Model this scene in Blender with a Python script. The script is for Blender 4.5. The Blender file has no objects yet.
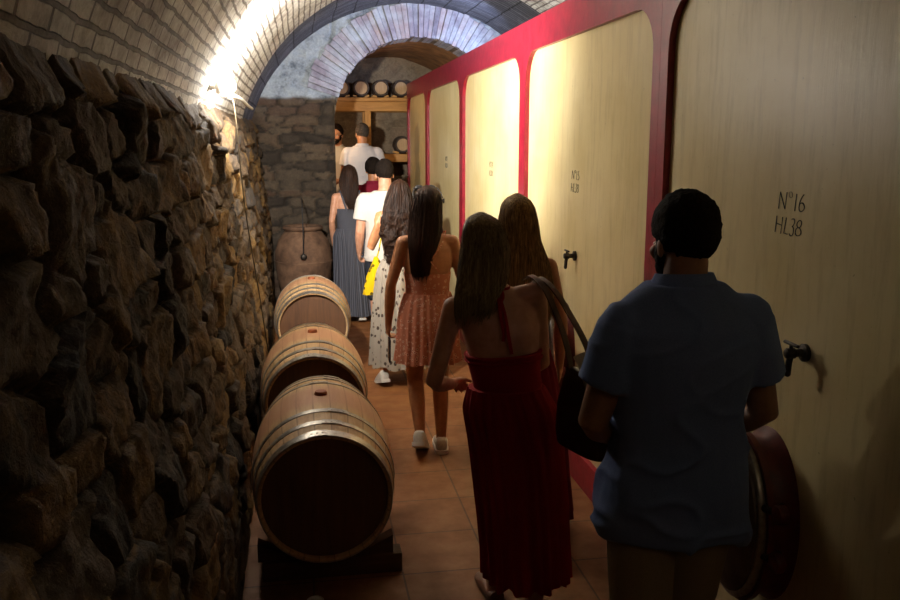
import bpy, bmesh, math, random
import numpy as np
from mathutils import Vector, Matrix, noise as mnoise

random.seed(7)
C = bpy.context.scene.collection
PI = math.pi
sc = bpy.context.scene

# ------------------------------------------------------------------ camera
CAM_H = 1.93
F_PX = 865.0
PITCH, YAW = math.radians(10.48), math.radians(9.677)
cam_d = bpy.data.cameras.new('camera')
cam_d.sensor_width = 36.0
cam_d.lens = F_PX * 36.0 / 900.0
cam_d.clip_start = 0.03
cam = bpy.data.objects.new('camera', cam_d)
C.objects.link(cam)
cam.location = (0, 0, CAM_H)
cam.rotation_euler = (PI / 2 - PITCH, 0, -YAW)
sc.camera = cam

# ------------------------------------------------------------------ world, lamps' strength, exposure
world = bpy.data.worlds.new('cellar_air')
sc.world = world
world.use_nodes = True
world.node_tree.nodes['Background'].inputs[0].default_value = (1.0, 0.72, 0.45, 1)
world.node_tree.nodes['Background'].inputs[1].default_value = 0.0
sc.view_settings.view_transform = 'Standard'
sc.view_settings.look = 'None'
sc.view_settings.gamma = 1.0
sc.view_settings.exposure = 0.0
LAMP_GLOW, LAMP_BEAM_W, COOL_FILL_W, ROOM_LAMP_W, NEAR_FILL_W = 380.0, 860.0, 115.0, 20.0, 2.6


# ------------------------------------------------------------------ materials
def rgb(h):
    v = [int(h[i:i + 2], 16) / 255 for i in (0, 2, 4)]
    return tuple((c / 12.92 if c <= .04045 else ((c + .055) / 1.055) ** 2.4) for c in v)


class NT:
    def __init__(self, name):
        self.m = bpy.data.materials.new(name)
        self.m.use_nodes = True
        self.t = self.m.node_tree
        self.b = self.t.nodes['Principled BSDF']

    def n(self, kind, **kw):
        x = self.t.nodes.new(kind)
        for k, v in kw.items():
            setattr(x, k, v)
        return x

    def l(self, a, b):
        self.t.links.new(a, b)

    def ramp(self, fac, stops):
        r = self.n('ShaderNodeValToRGB')
        e = r.color_ramp.elements
        while len(e) < len(stops):
            e.new(0.5)
        for el, (p, c) in zip(e, stops):
            el.position = p
            el.color = (*c, 1)
        self.l(fac, r.inputs[0])
        return r.outputs[0]

    def coords(self, stretch=(1, 1, 1), kind='Object'):
        tc = self.n('ShaderNodeTexCoord')
        mp = self.n('ShaderNodeMapping')
        mp.inputs['Scale'].default_value = stretch
        self.l(tc.outputs[kind], mp.inputs[0])
        return mp.outputs[0]

    def noise(self, vec, scale, detail=4, rough=.6, dist=0):
        x = self.n('ShaderNodeTexNoise')
        x.inputs['Scale'].default_value = scale
        x.inputs['Detail'].default_value = detail
        x.inputs['Roughness'].default_value = rough
        x.inputs['Distortion'].default_value = dist
        self.l(vec, x.inputs['Vector'])
        return x.outputs['Fac']

    def mix(self, a, b, fac, mode='MIX'):
        x = self.n('ShaderNodeMix', data_type='RGBA', blend_type=mode)
        for s, v in ((x.inputs[6], a), (x.inputs[7], b)):
            if isinstance(v, tuple):
                s.default_value = (*v, 1)
            else:
                self.l(v, s)
        if isinstance(fac, (int, float)):
            x.inputs[0].default_value = fac
        else:
            self.l(fac, x.inputs[0])
        return x.outputs[2]

    def math(self, op, a, b=0.0):
        x = self.n('ShaderNodeMath', operation=op)
        for s, v in zip(x.inputs, (a, b)):
            if isinstance(v, (int, float)):
                s.default_value = v
            else:
                self.l(v, s)
        return x.outputs[0]

    def bump(self, h, strength=.3, dist=.01, prev=None):
        x = self.n('ShaderNodeBump')
        x.inputs['Strength'].default_value = strength
        x.inputs['Distance'].default_value = dist
        self.l(h, x.inputs['Height'])
        if prev is not None:
            self.l(prev, x.inputs['Normal'])
        self.l(x.outputs[0], self.b.inputs['Normal'])
        return x.outputs[0]

    def color(self, c):
        if isinstance(c, tuple):
            self.b.inputs['Base Color'].default_value = (*c, 1)
        else:
            self.l(c, self.b.inputs['Base Color'])

    def rough(self, v):
        if isinstance(v, (int, float)):
            self.b.inputs['Roughness'].default_value = v
        else:
            self.l(v, self.b.inputs['Roughness'])


def simple(name, c1, c2, scale=8, rough=.6, bump=.15, bdist=.004, stretch=(1, 1, 1), metal=0.0, detail=4, lo=.35, hi=.65, spec=.5):
    k = NT(name)
    v = k.coords(stretch)
    f = k.noise(v, scale, detail)
    k.color(k.ramp(f, [(lo, c1), (hi, c2)]))
    k.rough(rough)
    k.b.inputs['Metallic'].default_value = metal
    k.b.inputs['Specular IOR Level'].default_value = spec
    if bump:
        k.bump(f, bump, bdist)
    return k.m


def attr(k, name):
    a = k.n('ShaderNodeAttribute')
    a.attribute_name = name
    return a.outputs['Fac']


def stone_mat(name, stops, mortar, bump=.6):
    k = NT(name)
    v = k.coords()
    r = attr(k, 'stone_id')
    e = attr(k, 'stone_face')
    n1 = k.noise(v, 9, 8, .65)
    n2 = k.noise(v, 45, 6, .7)
    rr = k.math('ADD', r, k.math('MULTIPLY', k.math('SUBTRACT', n1, .5), .7))
    base = k.ramp(rr, stops)
    base = k.mix(base, k.ramp(n2, [(.3, (.25, .22, .19)), (.7, (1, 1, 1))]), .55, 'MULTIPLY')
    k.color(k.mix(mortar, base, e))
    k.rough(.85)
    b = k.bump(n1, bump, .03)
    k.bump(n2, bump, .012, b)
    return k.m


def brick_mat(name, c1, c2, mortar, wash, wash_lo, wash_hi, bw=.25, rh=.065, bump=.8, squash=.5):
    k = NT(name)
    tc = k.n('ShaderNodeTexCoord')
    v0 = tc.outputs['UV']
    dn = k.n('ShaderNodeTexNoise')
    dn.inputs['Scale'].default_value = 9
    k.l(v0, dn.inputs['Vector'])
    ad = k.n('ShaderNodeMix', data_type='RGBA', blend_type='LINEAR_LIGHT')
    ad.inputs[0].default_value = .011
    k.l(v0, ad.inputs[6])
    k.l(dn.outputs['Color'], ad.inputs[7])
    br = k.n('ShaderNodeTexBrick')
    br.inputs['Scale'].default_value = 1.0
    br.inputs['Brick Width'].default_value = bw
    br.inputs['Row Height'].default_value = rh
    br.inputs['Mortar Size'].default_value = .009
    br.inputs['Mortar Smooth'].default_value = .35
    br.inputs['Color1'].default_value = (*c1, 1)
    br.inputs['Color2'].default_value = (*c2, 1)
    br.inputs['Mortar'].default_value = (*mortar, 1)
    k.l(ad.outputs[2], br.inputs['Vector'])
    n1 = k.noise(v0, 3.2, 8, .65)
    n2 = k.noise(v0, 30, 6, .7)
    w = k.ramp(n1, [(wash_lo, (0, 0, 0)), (wash_hi, (1, 1, 1))])
    w = k.math('MULTIPLY', w, k.math('SUBTRACT', 1.0, k.math('MULTIPLY', br.outputs['Fac'], .75)))
    col = k.mix(br.outputs['Color'], wash, w)
    col = k.mix(col, k.ramp(n2, [(.3, (.45, .42, .4)), (.62, (1, 1, 1))]), .6, 'MULTIPLY')
    k.color(col)
    k.rough(.9)
    h = k.math('ADD', k.math('SUBTRACT', 1.0, br.outputs['Fac']), k.math('MULTIPLY', n2, .5))
    k.bump(h, bump, .018)
    return k.m


M = {}
M['wall_stone'] = stone_mat('rubble_stone', [(0, rgb('2c2219')), (.25, rgb('594327')), (.5, rgb('665440')), (.7, rgb('86652f')), (1, rgb('463d35'))], rgb('1d1712'), 1.0)
M['pier_stone'] = stone_mat('pier_stone', [(0, rgb('4b3f35')), (.35, rgb('6f6254')), (.6, rgb('8a7a66')), (1, rgb('7a5f4a'))], rgb('3a3029'), .7)
M['vault'] = brick_mat('limewashed_vault_brick', rgb('7d695c'), rgb('b0a296'), rgb('5c5046'), rgb('e6e3dc'), .32, .54, bw=.21, rh=.062, bump=1.0)
M['vault_end'] = brick_mat('dark_vault_brick', rgb('48484f'), rgb('66656b'), rgb('1f1d1f'), rgb('8a8a90'), .5, .8, bw=.07, rh=.26)  # darker, bluer brick than the main vault
M['back_vault'] = simple('ochre_plaster', rgb('7a5636'), rgb('a5794b'), 6, .9, .5, .02)
M['back_wall'] = simple('old_grey_plaster', rgb('574a3b'), rgb('a99678'), 4, .9, .7, .03, detail=9, lo=.38, hi=.6)


def voussoir_mat():
    k = NT('arch_brick')
    v = k.coords()
    r = attr(k, 'stone_id')
    n1 = k.noise(v, 14, 7, .7)
    n2 = k.noise(v, 3, 5, .6)
    b = k.ramp(r, [(0, rgb('77707e')), (.5, rgb('958c98')), (1, rgb('a5918f'))])
    b = k.mix(b, rgb('b5bcc6'), k.ramp(n2, [(.4, (0, 0, 0)), (.62, (.85, .85, .85))]))
    k.color(k.mix(b, k.ramp(n1, [(.3, (.4, .4, .4)), (.6, (1, 1, 1))]), .6, 'MULTIPLY'))
    k.rough(.9)
    k.bump(n1, .6, .015)
    return k.m


M['voussoir'] = voussoir_mat()


def floor_mat():
    k = NT('terracotta_tiles')
    v = k.coords()
    br = k.n('ShaderNodeTexBrick')
    br.offset = 0.0
    for n_, val in (('Scale', 1.0), ('Brick Width', .40), ('Row Height', .40), ('Mortar Size', .005), ('Mortar Smooth', .2)):
        br.inputs[n_].default_value = val
    br.inputs['Color1'].default_value = (*rgb('85542a'), 1)
    br.inputs['Color2'].default_value = (*rgb('915c2f'), 1)
    br.inputs['Mortar'].default_value = (*rgb('5f3c20'), 1)
    k.l(v, br.inputs['Vector'])
    n1 = k.noise(v, 5, 7, .65)
    n2 = k.noise(v, 60, 4)
    k.color(k.mix(br.outputs['Color'], k.ramp(n1, [(.3, (.45, .4, .38)), (.65, (1, 1, 1))]), .7, 'MULTIPLY'))
    k.rough(k.ramp(n1, [(.3, (.75, .75, .75)), (.7, (.45, .45, .45))]))
    h = k.math('ADD', k.math('SUBTRACT', 1.0, br.outputs['Fac']), k.math('MULTIPLY', n2, .15))
    k.bump(h, .25, .005)
    return k.m


M['floor'] = floor_mat()


def cream_mat():
    k = NT('cream_paint')
    v = k.coords((1, 1, .12))
    s = k.noise(v, 26, 6, .65)
    v2 = k.coords()
    n1 = k.noise(v2, 2.2, 6, .6)
    n3 = k.noise(v2, 55, 3)
    c = k.ramp(n1, [(.3, rgb('d2bd82')), (.7, rgb('e3d3a4'))])
    c = k.mix(c, k.ramp(s, [(.25, (.62, .56, .46)), (.5, (1, 1, 1))]), .5, 'MULTIPLY')
    c = k.mix(c, k.ramp(n3, [(.24, (.25, .22, .16)), (.3, (1, 1, 1))]), .55, 'MULTIPLY')
    k.color(c)
    k.rough(.36)
    k.b.inputs['Specular IOR Level'].default_value = .35
    k.bump(s, .25, .006)
    return k.m


M['cream'] = cream_mat()
M['red_paint'] = simple('dark_red_paint', rgb('7d0f25'), rgb('971a30'), 12, .34, .35, .006, detail=6)
M['concrete'] = simple('vat_concrete', rgb('6d675d'), rgb('8d867a'), 9, .9, .3)
M['ink'] = simple('black_marker', (.012, .01, .008), (.02, .016, .012), 30, .8, 0)
M['oak'] = None


def wood_mat(name, c1, c2, stretch, scale=14, rough=.6, bump=.25, stave=None, stain=None):
    k = NT(name)
    v = k.coords(stretch)
    f = k.noise(v, scale, 8, .7, .4)
    col = k.ramp(f, [(.3, c1), (.7, c2)])
    if stave:
        tc = k.n('ShaderNodeTexCoord')
        sx = k.n('ShaderNodeSeparateXYZ')
        k.l(tc.outputs['Object'], sx.inputs[0])
        an = k.math('ARCTAN2', sx.outputs['X'], sx.outputs['Z'])
        ph = k.math('MULTIPLY', an, stave / (2 * PI))
        fr = k.math('FRACT', k.math('ADD', ph, 50.5))
        d = k.math('ABSOLUTE', k.math('SUBTRACT', fr, .5))
        gap = k.ramp(d, [(.44, (1, 1, 1)), (.5, (.35, .3, .25))])
        wn = k.n('ShaderNodeTexWhiteNoise', noise_dimensions='1D')
        k.l(k.math('FLOOR', k.math('ADD', ph, 50.5)), wn.inputs['W'])
        col = k.mix(col, k.ramp(wn.outputs['Value'], [(0, (.78, .74, .7)), (1, (1.0, 1.0, 1.0))]), .8, 'MULTIPLY')
        col = k.mix(col, gap, .8, 'MULTIPLY')
        if stain:
            y = k.math('ABSOLUTE', sx.outputs['Y'])
            n2 = k.noise(k.coords(), 7, 5)
            s = k.math('ADD', y, k.math('MULTIPLY', k.math('SUBTRACT', n2, .5), .1))
            col = k.mix(col, stain, k.ramp(s, [(.1, (.6, .6, .6)), (.19, (0, 0, 0))]))
    k.color(col)
    k.rough(rough)
    k.bump(f, bump, .004)
    return k.m


M['stave'] = wood_mat('pale_oak_staves', rgb('b08a5c'), rgb('d6b485'), (1, .09, 1), 30, .62, .2, stave=26, stain=rgb('b07a5c'))
M['head_oak'] = wood_mat('dark_oak_head', rgb('4a3020'), rgb('6d4a2e'), (1, 1, .08), 26, .6, .2)
M['cask_head'] = wood_mat('pale_cask_head', rgb('a5855f'), rgb('c6a77e'), (1, 1, .1), 40, .65, .2)
M['dark_cask'] = wood_mat('dark_cask_staves', rgb('2e2118'), rgb('463223'), (1, .1, 1), 30, .7, .2)
M['hoop'] = simple('galvanised_hoop', rgb('8d857b'), rgb('b3aca2'), 40, .38, .1, .002, metal=.75)
M['iron'] = simple('dark_iron', rgb('2c2825'), rgb('4a423b'), 30, .5, .2, .002, metal=.7)
M['bung'] = simple('wine_stained_bung', rgb('8b4a28'), rgb('a65d34'), 30, .6, .1)
M['pine'] = wood_mat('yellow_pine', rgb('9c6a2c'), rgb('cf9a50'), (.12, 1, 1), 16, .6, .3)
M['pine_v'] = wood_mat('yellow_pine_upright', rgb('9c6a2c'), rgb('cf9a50'), (1, 1, .12), 16, .6, .3)
M['beam'] = wood_mat('old_dark_timber', rgb('3a281a'), rgb('5d4127'), (.12, 1, 1), 16, .75, .3)
M['terracotta'] = simple('dusty_terracotta', rgb('4f3728'), rgb('7d5e47'), 7, .85, .5, .012, detail=8)
M['steel'] = simple('brushed_steel', rgb('8d8a86'), rgb('aaa6a0'), 60, .35, .05, .001, metal=.9)
M['wheel_red'] = simple('worn_red_enamel', rgb('4d1612'), rgb('6d2119'), 20, .45, .1)
M['hatch_face'] = simple('stained_hatch_plate', rgb('4c4038'), rgb('6c5c50'), 10, .42, .15, .003, metal=.4)
M['white_plastic'] = simple('white_plastic', rgb('d8d5cd'), rgb('e6e3dc'), 20, .4, 0)
M['cable'] = simple('pale_cable_sheath', rgb('3a3124'), rgb('4d4231'), 20, .5, 0)
M['lamp_case'] = simple('black_lamp_case', rgb('16161a'), rgb('232328'), 30, .45, .05)


def emit(name, col, s):
    k = NT(name)
    k.b.inputs['Base Color'].default_value = (.9, .9, .9, 1)
    k.b.inputs['Emission Color'].default_value = (*col, 1)
    k.b.inputs['Emission Strength'].default_value = s
    return k.m


M['lamp_glass'] = emit('lit_lamp_glass', (1, .95, .86), LAMP_GLOW)
M['lamp_cool'] = emit('lit_cool_glass', (.6, .72, 1), 12)
M['lamp_warm'] = emit('lit_warm_bulb', (1, .7, .38), 12)


# ------------------------------------------------------------------ mesh helpers
def link(name, me, m=None, parent=None, loc=None):
    o = bpy.data.objects.new(name, me)
    C.objects.link(o)
    if m is not None:
        me.materials.append(m)
    if parent is not None:
        o.parent = parent
    if loc is not None:
        o.location = loc
    return o


def obj(name, bm, m, parent=None, smooth=True, loc=None):
    me = bpy.data.meshes.new(name)
    bmesh.ops.recalc_face_normals(bm, faces=bm.faces)
    bm.to_mesh(me)
    bm.free()
    if smooth:
        me.polygons.foreach_set('use_smooth', [True] * len(me.polygons))
        me.set_sharp_from_angle(angle=math.radians(50))
    return link(name, me, m, parent, loc)


def thing(name, label, cat, loc=(0, 0, 0), rz=0, group=None):
    o = bpy.data.objects.new(name, None)
    C.objects.link(o)
    o.empty_display_size = .1
    o.location = loc
    o.rotation_euler = (0, 0, rz)
    return tag(o, label, cat, group)


def tag(o, label, cat, group=None):
    o['label'] = label
    o['category'] = cat
    if group:
        o['group'] = group
    return o


def struct(o):
    o['kind'] = 'structure'
    return o


def dup(root, loc, rz, label, group=None):
    r = root.copy()
    C.objects.link(r)
    r.location = loc
    r.rotation_euler = (0, 0, rz)
    r['label'] = label
    if group:
        r['group'] = group
    for ch in list(root.children):
        c = ch.copy()
        C.objects.link(c)
        c.parent = r
        for g in list(ch.children):
            d = g.copy()
            C.objects.link(d)
            d.parent = c
    return r


def add_box(bm, c, s, rot=None, bev=0.0):
    r = bmesh.ops.create_cube(bm, size=1.0)
    vs = r['verts']
    mt = Matrix.Translation(c) @ (rot.to_4x4() if rot is not None else Matrix.Identity(4)) @ Matrix.Diagonal((*s, 1))
    bmesh.ops.transform(bm, matrix=mt, verts=vs)
    if bev:
        es = list({e for v in vs for e in v.link_edges})
        bmesh.ops.bevel(bm, geom=es, offset=bev, segments=2, affect='EDGES', profile=.6)


def bridge(bm, rings, cap0=True, cap1=True, close=True):
    vr = [[bm.verts.new(p) for p in r] for r in rings]
    n = len(vr[0])
    for a, b in zip(vr, vr[1:]):
        for i in range(n if close else n - 1):
            j = (i + 1) % n
            bm.faces.new((a[i], a[j], b[j], b[i]))
    if cap0:
        bm.faces.new(list(reversed(vr[0])))
    if cap1:
        bm.faces.new(vr[-1])
    return vr


def frame_of(d):
    d = d.normalized()
    a = Vector((0, 0, 1)) if abs(d.z) < .9 else Vector((0, 1, 0))
    u = d.cross(a).normalized()
    return u, d.cross(u).normalized()


def add_tube(bm, pts, radii, seg=12, round_ends=True, flat=1.0):
    """a tapered limb or pipe along pts, with rounded ends"""
    pts = [Vector(p) for p in pts]
    if isinstance(radii, (int, float)):
        radii = [radii] * len(pts)
    P, R = [], []
    dirs = [(pts[min(i + 1, len(pts) - 1)] - pts[max(i - 1, 0)]).normalized() for i in range(len(pts))]
    if round_ends:
        for a in (80, 55, 28):
            P.append(pts[0] - dirs[0] * radii[0] * math.sin(math.radians(a)))
            R.append(radii[0] * math.cos(math.radians(a)))
    P += pts
    R += list(radii)
    if round_ends:
        for a in (28, 55, 80):
            P.append(pts[-1] + dirs[-1] * radii[-1] * math.sin(math.radians(a)))
            R.append(radii[-1] * math.cos(math.radians(a)))
    rings = []
    u = None
    for i, p in enumerate(P):
        d = (P[min(i + 1, len(P) - 1)] - P[max(i - 1, 0)]).normalized()
        if u is None:
            u, _ = frame_of(d)
        u = (u - d * u.dot(d)).normalized()
        w = d.cross(u)
        rings.append([p + (u * math.cos(2 * PI * k / seg) + w * flat * math.sin(2 * PI * k / seg)) * R[i] for k in range(seg)])
    bridge(bm, rings)


def spline(pts, n=6):
    """Catmull-Rom resample"""
    pts = [Vector(p) for p in pts]
    q = [2 * pts[0] - pts[1]] + pts + [2 * pts[-1] - pts[-2]]
    out = []
    for i in range(1, len(q) - 2):
        for k in range(n):
            t = k / n
            a, b, c, d = q[i - 1], q[i], q[i + 1], q[i + 2]
            out.append(.5 * ((2 * b) + (c - a) * t + (2 * a - 5 * b + 4 * c - d) * t * t + (-a + 3 * b - 3 * c + d) * t ** 3))
    out.append(pts[-1])
    return out


def add_ell(bm, c, r, rot=None, seg=20, rings=12):
    x = bmesh.ops.create_uvsphere(bm, u_segments=seg, v_segments=rings, radius=1.0)
    mt = Matrix.Translation(c) @ (rot.to_4x4() if rot is not None else Matrix.Identity(4)) @ Matrix.Diagonal((*r, 1))
    bmesh.ops.transform(bm, matrix=mt, verts=x['verts'])


def add_lathe(bm, prof, seg=48, axis='Z', cap0=True, cap1=True, c=(0, 0, 0)):
    rings = []
    for r, h in prof:
        ring = []
        for k in range(seg):
            a = 2 * PI * k / seg
            p = (r * math.cos(a), r * math.sin(a), h) if axis == 'Z' else ((r * math.cos(a), h, r * math.sin(a)) if axis == 'Y' else (h, r * math.cos(a), r * math.sin(a)))
            ring.append(Vector(p) + Vector(c))
        rings.append(ring)
    bridge(bm, rings, cap0, cap1)


def add_plate(bm, outer, holes, to3, depth):
    """flat plate with holes; to3(u,v,w) maps to 3D; depth from w=0 to w=depth"""
    fronts = []
    loops = [outer] + holes
    tmp = bmesh.new()
    edges = []
    for lp in loops:
        vs = [tmp.verts.new((u, v, 0)) for u, v in lp]
        for i in range(len(vs)):
            edges.append(tmp.edges.new((vs[i], vs[(i + 1) % len(vs)])))
    bmesh.ops.triangle_fill(tmp, use_beauty=True, use_dissolve=False, edges=edges)
    tmp.verts.index_update()
    co = [v.co.copy() for v in tmp.verts]
    tris = [[v.index for v in f.verts] for f in tmp.faces]
    tmp.free()
    a = [bm.verts.new(to3(p.x, p.y, 0)) for p in co]
    b = [bm.verts.new(to3(p.x, p.y, depth)) for p in co]
    for t in tris:
        bm.faces.new([a[i] for i in t])
        bm.faces.new([b[i] for i in reversed(t)])
    k = 0
    for lp in loops:
        n = len(lp)
        for i in range(n):
            j = (i + 1) % n
            bm.faces.new((a[k + i], b[k + i], b[k + j], a[k + j]))
        k += n


def fuse(name, bm, m, parent, voxel=.008, smooth=4, fn=None):
    """melt the overlapping shapes of one part into one continuous skin"""
    me = bpy.data.meshes.new(name)
    bmesh.ops.recalc_face_normals(bm, faces=bm.faces)
    bm.to_mesh(me)
    bm.free()
    o = bpy.data.objects.new(name, me)
    C.objects.link(o)
    r = o.modifiers.new('r', 'REMESH')
    r.mode = 'VOXEL'
    r.voxel_size = voxel
    if smooth:
        s = o.modifiers.new('s', 'SMOOTH')
        s.iterations = smooth
        s.factor = .5
    dg = bpy.context.evaluated_depsgraph_get()
    new = bpy.data.meshes.new_from_object(o.evaluated_get(dg))
    bpy.data.objects.remove(o)
    bpy.data.meshes.remove(me)
    new.name = name
    new.polygons.foreach_set('use_smooth', [True] * len(new.polygons))
    if fn is not None:
        n = len(new.vertices)
        co = np.empty(n * 3)
        no = np.empty(n * 3)
        new.vertices.foreach_get('co', co)
        new.vertex_normals.foreach_get('vector', no)
        co = co.reshape(-1, 3)
        no = no.reshape(-1, 3)
        co += no * fn(co)[:, None]
        new.vertices.foreach_set('co', co.ravel())
        new.update()
    return link(name, new, m, parent)


# ------------------------------------------------------------------ numpy noise
def _hash(i, j, k, seed=0):
    h = (i.astype(np.int64) * 374761393 + j.astype(np.int64) * 668265263 + k.astype(np.int64) * 2147483647 + seed * 1274126177) & 0xffffffff
    h = ((h ^ (h >> 13)) * 1274126177) & 0xffffffff
    h = ((h ^ (h >> 16)) * 2246822519) & 0xffffffff
    return ((h ^ (h >> 15)) & 0xffff) / 65535.0


def vnoise(x, y, z, seed=0):
    xi, yi, zi = np.floor(x), np.floor(y), np.floor(z)
    fx, fy, fz = x - xi, y - yi, z - zi
    fx, fy, fz = (f * f * (3 - 2 * f) for f in (fx, fy, fz))
    out = 0
    for dx in (0, 1):
        for dy in (0, 1):
            for dz in (0, 1):
                w = (fx if dx else 1 - fx) * (fy if dy else 1 - fy) * (fz if dz else 1 - fz)
                out = out + w * _hash(xi + dx, yi + dy, zi + dz, seed)
    return out * 2 - 1


def fbm(x, y, z, seed=0, oct=4):
    s, a = 0, .5
    for o in range(oct):
        s = s + a * vnoise(x, y, z, seed + o)
        x, y, z, a = x * 2.03, y * 2.03, z * 2.03, a * .5
    return s


def stone_field(u, v, su, sv, seed, p=5):
    """irregular coursed rubble: distance to the joint, random id and tilt of the stone under each point"""
    zz = np.zeros_like(u)
    u = u + .05 * fbm(u * 5, v * 5, zz, seed + 50)
    v = v + .035 * fbm(u * 4, v * 6, zz, seed + 90)
    j0 = np.floor(v / sv)
    f1 = np.full_like(u, 9.0)
    f2 = np.full_like(u, 9.0)
    rid, cu, cv = np.zeros_like(u), np.zeros_like(u), np.zeros_like(u)
    for dj in (-2, -1, 0, 1, 2):
        j = j0 + dj
        off = _hash(j, j * 0 + 3, j * 0, seed)
        i0 = np.floor(u / su - off)
        for di in (-2, -1, 0, 1, 2):
            i = i0 + di
            a, b, c = _hash(i, j, i * 0 + 1, seed), _hash(i, j, i * 0 + 2, seed), _hash(i, j, i * 0 + 5, seed)
            x = (i + .5 + off + .5 * (a - .5)) * su
            y = (j + .5 + .35 * (b - .5)) * sv
            w = .62 + 1.0 * c ** 2
            d = ((np.abs(u - x) / su) ** p + (np.abs(v - y) / sv) ** p) ** (1 / p) / w
            new = d < f1
            f2 = np.where(new, f1, np.minimum(f2, d))
            f1 = np.where(new, d, f1)
            rid = np.where(new, _hash(i, j, i * 0 + 9, seed), rid)
            cu = np.where(new, u - x, cu)
            cv = np.where(new, v - y, cv)
    return f2 - f1, rid, cu, cv


def grid_mesh(name, pos, nu, nv, attrs, keep=None, uv=None, m=None):
    """pos: (nv,nu,3)"""
    idx = np.arange(nu * nv).reshape(nv, nu)
    q = np.stack([idx[:-1, :-1], idx[:-1, 1:], idx[1:, 1:], idx[1:, :-1]], -1).reshape(-1, 4)
    if keep is not None:
        k = keep.reshape(-1)
        q = q[k[q].all(1)]
        used = np.unique(q)
        remap = np.full(nu * nv, -1)
        remap[used] = np.arange(len(used))
        q = remap[q]
    else:
        used = np.arange(nu * nv)
    me = bpy.data.meshes.new(name)
    pts = pos.reshape(-1, 3)[used]
    me.from_pydata(pts.tolist(), [], q.tolist())
    for an, arr in attrs.items():
        at_ = me.attributes.new(an, 'FLOAT', 'POINT')
        at_.data.foreach_set('value', arr.reshape(-1)[used].astype(np.float32))
    if uv is not None:
        l = me.uv_layers.new(name='UVMap')
        vi = np.empty(len(me.loops), dtype=np.int64)
        me.loops.foreach_get('vertex_index', vi)
        l.data.foreach_set('uv', uv.reshape(-1, 2)[used][vi].astype(np.float32).ravel())
    me.polygons.foreach_set('use_smooth', [True] * len(me.polygons))
    return link(name, me, m)


# ================================================================== THE ROOM
VC_X, VC_Z, VR = 1.28, 1.54, 1.90        # centre line and radius of the long vault
VAULT_END, ARCH_Y = 8.45, 10.2
BACK_Y = 13.3
STEP_Z = .35
TX = 1.5                                 # front plane of the vats


def wall_left():
    ys = np.concatenate([np.arange(-1.2, 4.5, .016), np.arange(4.5, ARCH_Y + .06, .024)])
    zs = np.arange(0, 2.215, .016)
    Y, Z = np.meshgrid(ys, zs)
    e, rid, cu, cv = stone_field(Y, Z, .30, .155, 3)
    zz = np.zeros_like(Y)
    face = np.clip(e / .15, 0, 1)
    face = face * face * (3 - 2 * face)
    big = fbm(Y * 1.1, Z * 1.1, zz, 11)
    rough = fbm(Y * 9, Z * 9, zz, 21, 5)
    tilt = (rid - .5) * .25 * cu + (np.modf(rid * 17.3)[0] - .5) * .35 * cv
    out = face * (.025 + .035 * np.modf(rid * 7.7)[0]) + tilt * face + rough * .030 + fbm(Y * 30, Z * 30, zz, 61, 3) * .010 + big * .055
    X = -.335 - .195 * (Z / 2.2) + out
    lip = np.clip((Z - 2.03) / .12, 0, 1)
    X = X * (1 - lip) + lip * (-.54 + .1 * out)
    X = np.where((Z < .85) & (X > -.305), -.305 + .1 * (X + .305), X)
    X = np.where((Z < 1.2) & (Y > 9.2) & (X > -.345), -.345 + .1 * (X + .345), X)
    o = grid_mesh('wall_left', np.stack([X, Y, Z], -1), len(ys), len(zs), {'stone_id': rid, 'stone_face': np.clip(e / .1, 0, 1)}, m=M['wall_stone'])
    struct(o)


wall_left()


def arc_vault(name, xc, zc, r, y0, y1, a0, a1, m, dy=.05, da=.02, seed=0, amp=.012):
    ys = np.arange(y0, y1 + dy * .5, dy)
    ys[-1] = y1
    an = np.arange(a0, a1 + da, da)
    Y, A = np.meshgrid(ys, an)
    rr = r + amp * fbm(Y * 2, A * 4, A * 0, seed)
    P = np.stack([xc - rr * np.cos(A), Y, zc + rr * np.sin(A)], -1)
    uv = np.stack([Y, A * r], -1)
    return struct(grid_mesh(name, P, len(ys), len(an), {}, uv=uv, m=m))


arc_vault('ceiling', VC_X, VC_Z, VR, -1.2, VAULT_END, .28, PI - .28, M['vault'], seed=5)
# the last stretch before the arch is laid a hand's width higher
arc_vault('ceiling_end', VC_X, VC_Z, VR + .012, VAULT_END, ARCH_Y + .1, .22, PI - .22, M['vault_end'], seed=6)
# floor, two steps up into the room behind the arch
bm = bmesh.new()
add_box(bm, (1.2, 4.6, -.05), (4.4, 11.9, .1))
struct(obj('floor', bm, M['floor'], smooth=False))
bm = bmesh.new()
add_box(bm, (.95, 10.66, STEP_Z / 4), (1.1, .36, STEP_Z / 2), bev=.01)
add_box(bm, (1.2, 12.2, STEP_Z / 2), (3.4, 2.8, STEP_Z), bev=.01)
struct(obj('floor_back', bm, M['floor'], smooth=False))

# right wall behind the vats, wall behind the camera
bm = bmesh.new()
add_box(bm, (3.14, 4.6, 1.2), (.12, 11.9, 2.4))
struct(obj('wall_right', bm, M['back_wall'], smooth=False))
bm = bmesh.new()
add_box(bm, (1.2, -1.26, 1.8), (4.4, .12, 3.6))
struct(obj('wall_front', bm, M['back_wall'], smooth=False))

# the wall with the arch: rubble below, old plaster above
ARX, ARZ, ARR = 1.37, 2.12, .97
OP0, OP1 = ARX - ARR, ARX + ARR


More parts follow.
